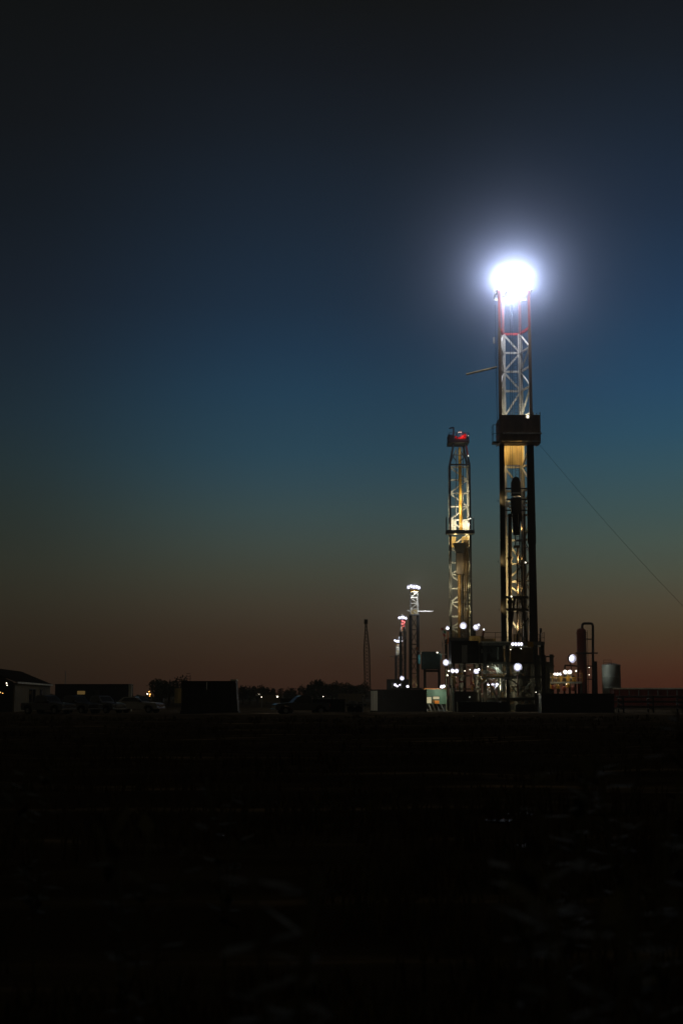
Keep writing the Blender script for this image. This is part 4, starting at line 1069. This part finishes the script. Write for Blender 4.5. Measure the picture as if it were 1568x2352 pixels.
# pickups
def pickup(label, paint, x, Y, rot, name='pickup_truck', cat='pickup', bed=True):
    t = thing(name, label, cat, (0, 0, 0), 'vehicles parked at the left')
    w = .98
    b = MB()
    b.prism([(-2.85, .5), (-2.9, .62), (-2.88, 1.12), (.9, 1.16), (1.0, 1.2), (2.55, 1.1), (2.8, .98), (2.86, .62), (2.78, .42), (2.35, .42), (2.25, .75), (1.95, .9), (1.6, .9), (1.3, .75), (1.2, .42), (-1.35, .42), (-1.45, .75), (-1.75, .9), (-2.1, .9), (-2.4, .75), (-2.5, .42), (-2.8, .42)], -w, w, .05)
    b.build('body', paint, t, .04)
    c = MB()
    if bed: prof = [(-1.05, 1.14), (1.05, 1.18), (.35, 1.82), (.1, 1.9), (-.75, 1.9), (-.95, 1.84)]
    else: prof = [(-2.3, 1.13), (1.05, 1.18), (.2, 1.72), (-.1, 1.78), (-1.2, 1.76), (-1.5, 1.7)]
    c.prism(prof, -w + .04, w - .04, .16); cb = c.build('cab', paint, t, .04)
    g = MB()
    for s in (-1, 1):
        y0 = s * (w - .075); y1 = s * (w - .17)
        px = (-.85, .7, .22, -.72) if bed else (-1.7, .7, .1, -1.3)
        zt_ = 1.78 if bed else 1.66
        q = [(px[0], y0, 1.26), (px[1], y0, 1.26), (px[2], y1, zt_), (px[3], y1, zt_)]
        q2 = [(x_, y_ + s * .015, z_) for x_, y_, z_ in q]
        g.quadbox(q if s < 0 else q2, q2 if s < 0 else q)
    g.build('side_window', 'glass', cb)
    MB().quadbox([(.96, -.75, 1.26), (.96, .75, 1.26), (.94, .75, 1.26), (.94, -.75, 1.26)], [(.44, -.66, 1.78), (.44, .66, 1.78), (.42, .66, 1.78), (.42, -.66, 1.78)]).build('windscreen', 'glass', cb)
    for wx in (1.78, -1.92):
        for s in (-1, 1):
            wh = MB().tube((wx, s * (w - .27), .39), (wx, s * (w - .01), .39), .39, n=20).build('wheel', 'rubber', t)
            MB().tube((wx, s * (w - .009), .39), (wx, s * (w + .005), .39), .23, n=14).build('rim', 'steel', wh)
    for s in (-1, 1):
        MB().box(2.78, 2.875, s * .58, s * .92, .78, .98).build('headlight', 'chrome', t, .02)
        MB().box(.72, .92, s * (w - .02), s * (w + .22), 1.22, 1.42).build('mirror', 'black', t, .02)
        MB().box(-2.93, -2.885, s * .74, s * .94, .72, 1.06).build('tail_light', 'red', t)
    gr = MB()
    for z in (.66, .74, .82, .9): gr.box(2.82, 2.885, -.52, .52, z, z + .05)
    gr.build('grille', 'chrome', t)
    MB().box(2.75, 2.96, -.95, .95, .42, .58).build('bumper', 'chrome', t, .03)
    if bed:
        MB().box(-2.8, -1.1, -.82, .82, 1.165, 1.172).build('bed_cover', 'black', t)
        for s in (-1, 1): MB().box(-.55, -.4, s * (w + .002), s * (w + .03), 1.06, 1.1).build('door_handle', 'chrome', t)
    q = P(x, 1602, Y); t.location = (q.x, Y, gz(q.x, Y) if Y < 148 else 0); t.rotation_euler.z = R(rot)
    return t
pickup('dark grey pickup nearest the cream building, faintly lit bonnet', M['paint_dark'], 112, 143, -33)
pickup('black pickup in the middle of the row with glinting headlights', M['paint_black'], 176, 149, -36)
pickup('silver grey pickup at the right end of the row with a glinting grille', M['paint_silver'], 236, 152, -42)
pickup('white car parked by the pale posts, its bonnet lit', M['paint_white'], 318, 158, -20, 'parked_car', 'car', False)
# dark machines in the middle
pickup('dark pickup facing left among the machines left of the crane', M['paint_black'], 690, 146, 196)
cabin('skid_tank', 'low black skid tank left of the crane, in front of the far trees', 'tank', 716, 792, 1606, 1640, 150, 2.2, 'black')
cabin('skid_tank', 'low dark brown skid box beside the dark pickup left of the crane', 'tank', 644, 672, 1604, 1640, 154, 2.2, 'dark')
t = thing('flat_trailer', 'low flat trailer left of the container with pale doors', 'trailer', (P(815, 1620, 152).x, 152, 0))
X0, X1 = P(795, 1620, 152).x, P(840, 1620, 152).x
MB().box(X0, X1, 151, 153.2, .8, 1.0).build('bed', 'dark', t)
for xx in (X0 + .5, X0 + 1.3):
    for yy in (151.1, 152.9): MB().tube((xx, yy - .12, .42), (xx, yy + .12, .42), .42, n=18).build('wheel', 'rubber', t)
MB().box(X0 + .2, X0 + 1.1, 151.2, 153, 1.0, 1.35).build('headboard', 'steel', t)
# pale far sheds
for k, (a, c, r0, Y, lb) in enumerate(((776, 838, 1593, 330, 'pale low shed just left of the crane foot'), (596, 648, 1596, 300, 'far low house with a lit lamp between the box tank and the machines'), (355, 372, 1588, 330, 'far dark hut with orange lamps right of the office trailer'))):
    t = cabin('far_shed', lb, 'shed', a, c, r0, 1612, Y, 6, 'cream' if k < 2 else 'dark')
    if k == 1:
        flood(t, P(637, 1600, Y - .6), (0, -1, 0), .34, 'mid', 30); flood(t, P(595, 1595, Y - .6), (0, -1, 0), .12, 'mid', 20); MB().box(P(588, 1596, Y - .6).x, P(600, 1596, Y - .6).x, Y - .8, Y - .05, P(590, 1598, Y).z, P(590, 1595, Y).z).build('porch', 'paleclad', t)
    if k == 2:
        for (px, r, rad, kk) in ((343, 1589, .3, 'amber'), (339, 1594, .35, 'mid'), (345, 1595, .45, 'amber'), (345, 1599, .3, 'amber')): flood(t, P(px, r, Y - 2), (0, -1, 0), rad, kk)

for k, (px, r, lb) in enumerate(((601, 1601, 'small far lamp post left of the lit lamp of the far low house'), (770, 1609, 'small far lamp post right of the low black skid tank'), (742, 1600, 'small far lamp post above the middle of the low black skid tank'))):
    lamp_post(px, r, 240, .13 if k != 1 else .2, 20, lb, 'mid')
# =================================================================== trees along the horizon
def tree_mesh(seed, h, w):
    rnd = random.Random(seed)
    tr = MB(); tr.tube((0, 0, 0), (.1, 0, h * .45), .22, .13, 8)
    for i in range(5):
        a = rnd.uniform(0, 6.28); tr.tube((.1, 0, h * .4), (.1 + math.cos(a) * w * .3, math.sin(a) * w * .3, h * (.6 + .05 * i)), .1, .03, 6)
    cl = [(rnd.uniform(-.36, .36) * w, rnd.uniform(-.36, .36) * w, h * rnd.uniform(.38, .85), rnd.uniform(.14, .26) * w) for _ in range(12)]
    b = MB()
    for _ in range(900):
        cx, cy_, cz, cr_ = rnd.choice(cl)
        d = Vector((rnd.gauss(0, 1), rnd.gauss(0, 1), rnd.gauss(0, .8))).normalized() * cr_ * rnd.uniform(.5, 1.08)
        c = Vector((cx, cy_, cz)) + d; s = rnd.uniform(.12, .3)
        u = Vector((rnd.gauss(0, 1), rnd.gauss(0, 1), rnd.gauss(0, 1))).normalized(); v = u.orthogonal().normalized()
        k = len(b.v); b.v += [tuple(c + u * s), tuple(c + v * s * .6), tuple(c - u * s), tuple(c - v * s * .6)]; b.f.append((k, k+1, k+2, k+3))
    return tr, b
protos = []
for k, (h, w) in enumerate(((4.6, 5.2), (3.8, 5.6), (5.2, 4.6))):
    tr, b = tree_mesh(40 + k, h, w); protos.append((tr, b))
tp = []
for k, (tr, b) in enumerate(protos):
    t = thing('tree', '', 'tree', (0, 0, 0), 'low trees along the horizon')
    tr.build('trunk', 'bark', t); b.build('crown', 'leaf', t); tp.append(t)
spots = [(372, 285, 1.15, 'rounded dark tree right of the orange lamps'), (389, 270, 1.35, 'broad dark tree left of the small yellow topped hut'), (558, 330, .95, 'low tree just right of the black box tank'),
         (574, 350, 1.0, 'low tree second right of the black box tank'), (591, 360, .95, 'small tree behind the porch lamp of the far low house'), (612, 370, 1.05, 'small tree behind the middle of the far low house'), (655, 380, .95, 'small tree just right of the bright lamp of the far low house'),
         (672, 360, .9, 'small tree behind the dark brown skid box'), (700, 340, 1.0, 'low bush-like tree behind the left facing pickup'), (722, 330, 1.25, 'taller rounded tree above the left end of the low black skid tank'), (741, 340, 1.3, 'broad tree above the middle of the low black skid tank'),
         (762, 335, 1.2, 'rounded tree above the right end of the low black skid tank'), (786, 350, 1.1, 'tree at the left end of the pale low shed'), (806, 345, 1.25, 'tree rising behind the middle of the pale low shed'), (824, 350, 1.15, 'tree close to the left side of the crane boom')]
for i, (px, Y, sc, lb) in enumerate(spots):
    o = tp[i % 3] if i < 3 else copy_tree(tp[i % 3])
    q = P(px, 1602, Y); o.location = (q.x, Y, 0); o.scale = (sc, sc, sc); o.rotation_euler.z = i * 1.7; o['label'] = lb
# far-off scrub mass closing the horizon
rnd = random.Random(5); b = MB()
for _ in range(9000):
    px = rnd.uniform(-60, 1640); Y = rnd.uniform(760, 900); q = P(px, 1602, Y)
    hh = 2.6 + 2.2 * noise.noise((px * .03, 0, 0)) + 1.2 * noise.noise((px * .13, 3, 0))
    c = Vector((q.x, Y, rnd.uniform(0, max(.8, hh)))); s = rnd.uniform(.4, .9)
    u = Vector((rnd.gauss(0, 1), rnd.gauss(0, .4), rnd.gauss(0, 1))).normalized(); v = u.orthogonal().normalized()
    k = len(b.v); b.v += [tuple(c + u * s), tuple(c + v * s * .7), tuple(c - u * s), tuple(c - v * s * .7)]; b.f.append((k, k+1, k+2, k+3))
tag(b.build('distant_scrub', 'leaf'), 'far-off dark scrub along the horizon', 'scrub', None, 'stuff')

# =================================================================== field: grass and weeds
rnd = random.Random(3); b = MB()
for _ in range(9000):
    Y = 2.6 + 118 * rnd.random() ** 2.2
    x = rnd.uniform(-.30, .30) * Y * 1.1
    if noise.noise((x * .25, Y * .25, 9)) < -.12: continue
    z = gz(x, Y); hgt = rnd.uniform(.08, .32) * (1.2 if noise.noise((x * .1, Y * .1, 2)) > .1 else .7)
    for j in range(4):
        a = rnd.uniform(0, 6.28); lean = rnd.uniform(.1, .6) * hgt; wd = rnd.uniform(.006, .014) * (1 + Y * .03)
        ox, oy = x + rnd.gauss(0, .06), Y + rnd.gauss(0, .06)
        k = len(b.v)
        sx, sy = math.sin(a) * wd, -math.cos(a) * wd
        mx, my = ox + math.cos(a) * lean * .4, oy + math.sin(a) * lean * .4
        b.v += [(ox - sx, oy - sy, z - .02), (ox + sx, oy + sy, z - .02), (mx + sx * .7, my + sy * .7, z + hgt * .6), (mx - sx * .7, my - sy * .7, z + hgt * .6), (ox + math.cos(a) * lean, oy + math.sin(a) * lean, z + hgt)]
        b.f += [(k, k+1, k+2, k+3), (k+3, k+2, k+4)]
tag(b.build('grass', 'grass'), 'dry short grass over the dark field', 'grass', None, 'stuff')
def weed(px, r, Y, h, seed, label):
    rnd = random.Random(seed)
    top = P(px, r, Y); x = top.x; z0 = gz(x, Y); h = max(.15, top.z - z0)
    t = thing('weed', label, 'weed', (x, Y, z0), 'tall weeds in the field')
    st = MB(); lf = MB()
    for s in range(4):
        a = rnd.uniform(0, 6.28); sp_ = rnd.uniform(.05, .2) * h
        pts = [Vector((x, Y, z0)) + Vector((math.cos(a) * sp_ * k_ * k_, math.sin(a) * sp_ * k_ * k_, h * k_ * rnd.uniform(.97, 1.0))) for k_ in (0, .35, .7, 1)]
        st.path(pts, .004 + .002 * h, 5)
        for i in range(14):
            k_ = rnd.uniform(.25, 1); j = min(2, int(k_ * 3)); p = pts[j].lerp(pts[j + 1], k_ * 3 - j)
            d = Vector((rnd.gauss(0, 1), rnd.gauss(0, 1), rnd.uniform(-.2, .8))).normalized() * rnd.uniform(.03, .09) * (.6 + h)
            e = d.cross(Vector((0, 0, 1))).normalized() * d.length * .22
            q = len(lf.v); lf.v += [tuple(p), tuple(p + d * .5 + e), tuple(p + d), tuple(p + d * .5 - e)]; lf.f.append((q, q+1, q+2, q+3))
    st.build('stem', 'weed', t); lf.build('leaves', 'weed', t)
for k, a in enumerate(((1546, 1630, 9, 'tall leafy weed at the right edge under the pipe rack'), (1412, 1700, 8, 'leafy weed below the left end of the pipe rack'), (1280, 1735, 7, 'weed in the field below the long black container'),
                       (1325, 2010, 3.2, 'low round weed close to the camera at lower right'), (90, 1770, 9, 'upright thin weed at the left below the pickups'), (520, 1780, 9, 'bent weed in the field below the black box tank'),
                       (310, 1890, 5.5, 'slender weed in the field below the white car'), (1185, 1960, 4, 'weed in the field below the tallest mast'), (1480, 1860, 5, 'weed right of the low round one, nearer the rack'), (645, 1990, 3.6, 'weed close to the camera left of centre'))):
    weed(a[0], a[1], a[2], 0, 70 + k, a[3])

# wet ruts holding a little water
def puddle(px0, px1, row, label, seed):
    m = M.get('water') or mat('shallow_rut_water', (.012, .010, .007), .62, 0, .3, 9, .6); M['water'] = m
    a, c = P(px0, row, 1).copy(), None
    Y = CAMZ / ((row - 1602) / FPX); a, c = P(px0, row, Y), P(px1, row, Y)
    b = MB(); n = 36; z = max(gz(lerp(a.x, c.x, k / 8), Y) for k in range(9)) + .012
    b.v.append(((a.x + c.x) / 2, Y, z))
    for i in range(n):
        w = 2 * math.pi * i / n; k = 1 + .45 * noise.noise((math.cos(w) * 1.6, math.sin(w) * 1.6, seed))
        b.v.append(((a.x + c.x) / 2 + math.cos(w) * (c.x - a.x) / 2 * k, Y + math.sin(w) * .16 * k, z))
    b.f = [(0, 1 + i, 1 + (i + 1) % n) for i in range(n)]
    tag(b.build('puddle', m), label, None, None, 'structure')
for k, a in enumerate(((1164, 1229, 1894, 'shallow water in the rut below the tallest mast'), (1112, 1178, 1909, 'shallow water in the nearer rut'), (1182, 1232, 1951, 'small wet patch nearer the camera'),
                       (1010, 1130, 1806, 'long wet rut in the middle of the field'), (560, 640, 1812, 'wet rut at the left of the field'))): puddle(*a, k * 3.1)
# =================================================================== lit mist volume added to imitate lens glare round the crown lamps
def glare_mist():
    c = Vector((xc, YA + 1.6, LZ - .3)); rad = 30.0
    b = MB(); n = 24
    prof = [(max(.01, rad * math.sin(math.pi * i / n)), -rad * math.cos(math.pi * i / n)) for i in range(n + 1)]
    b.lathe(c, prof, 32)
    o = b.build('glare_mist', M['white']); o.data.materials.clear()
    o.data.transform(Matrix.Translation(-c)); o.location = c
    m = bpy.data.materials.new('glare_scatter'); m.use_nodes = True; t = m.node_tree; t.nodes.clear()
    x = t.nodes.new('ShaderNodeTexCoord')
    ln = t.nodes.new('ShaderNodeVectorMath'); ln.operation = 'LENGTH'; t.links.new(x.outputs['Object'], ln.inputs[0])
    r = ln.outputs['Value']
    pw = math_node('POWER', math_node('MAXIMUM', r, 1.6, tree=t), -1.6, tree=t)
    ed = math_node('SUBTRACT', 1, math_node('DIVIDE', r, rad, tree=t), True, tree=t)
    dn = math_node('MULTIPLY', math_node('MULTIPLY', pw, ed, tree=t), GLARE_MIST, tree=t)
    v = t.nodes.new('ShaderNodeVolumePrincipled')
    v.inputs['Color'].default_value = (.62, .72, 1, 1); v.inputs['Anisotropy'].default_value = 0
    t.links.new(dn, v.inputs['Density'])
    ou = t.nodes.new('ShaderNodeOutputMaterial'); t.links.new(v.outputs[0], ou.inputs['Volume'])
    o.data.materials.append(m)
    tag(o, 'thin mist volume added to imitate lens glare round the crown lamps of the tallest mast', 'glare_mist', None, 'stuff')
GLARE_MIST = .58
glare_mist()

# =================================================================== haze added over the whole site to imitate veiling lens glare
def haze():
    o = MB().box(-560, 560, -60, 1050, -1.5, 90).build('haze', M['white']); o.data.materials.clear()
    m = bpy.data.materials.new('glare_veil_haze'); m.use_nodes = True; t = m.node_tree; t.nodes.clear()
    v = t.nodes.new('ShaderNodeVolumePrincipled')
    v.inputs['Color'].default_value = (.97, .92, .84, 1); v.inputs['Density'].default_value = HAZE; v.inputs['Anisotropy'].default_value = 0
    ou = t.nodes.new('ShaderNodeOutputMaterial'); t.links.new(v.outputs[0], ou.inputs['Volume'])
    o.data.materials.append(m)
    tag(o, 'thin haze added for veiling glare over the drilling site', 'haze', None, 'stuff')
haze()
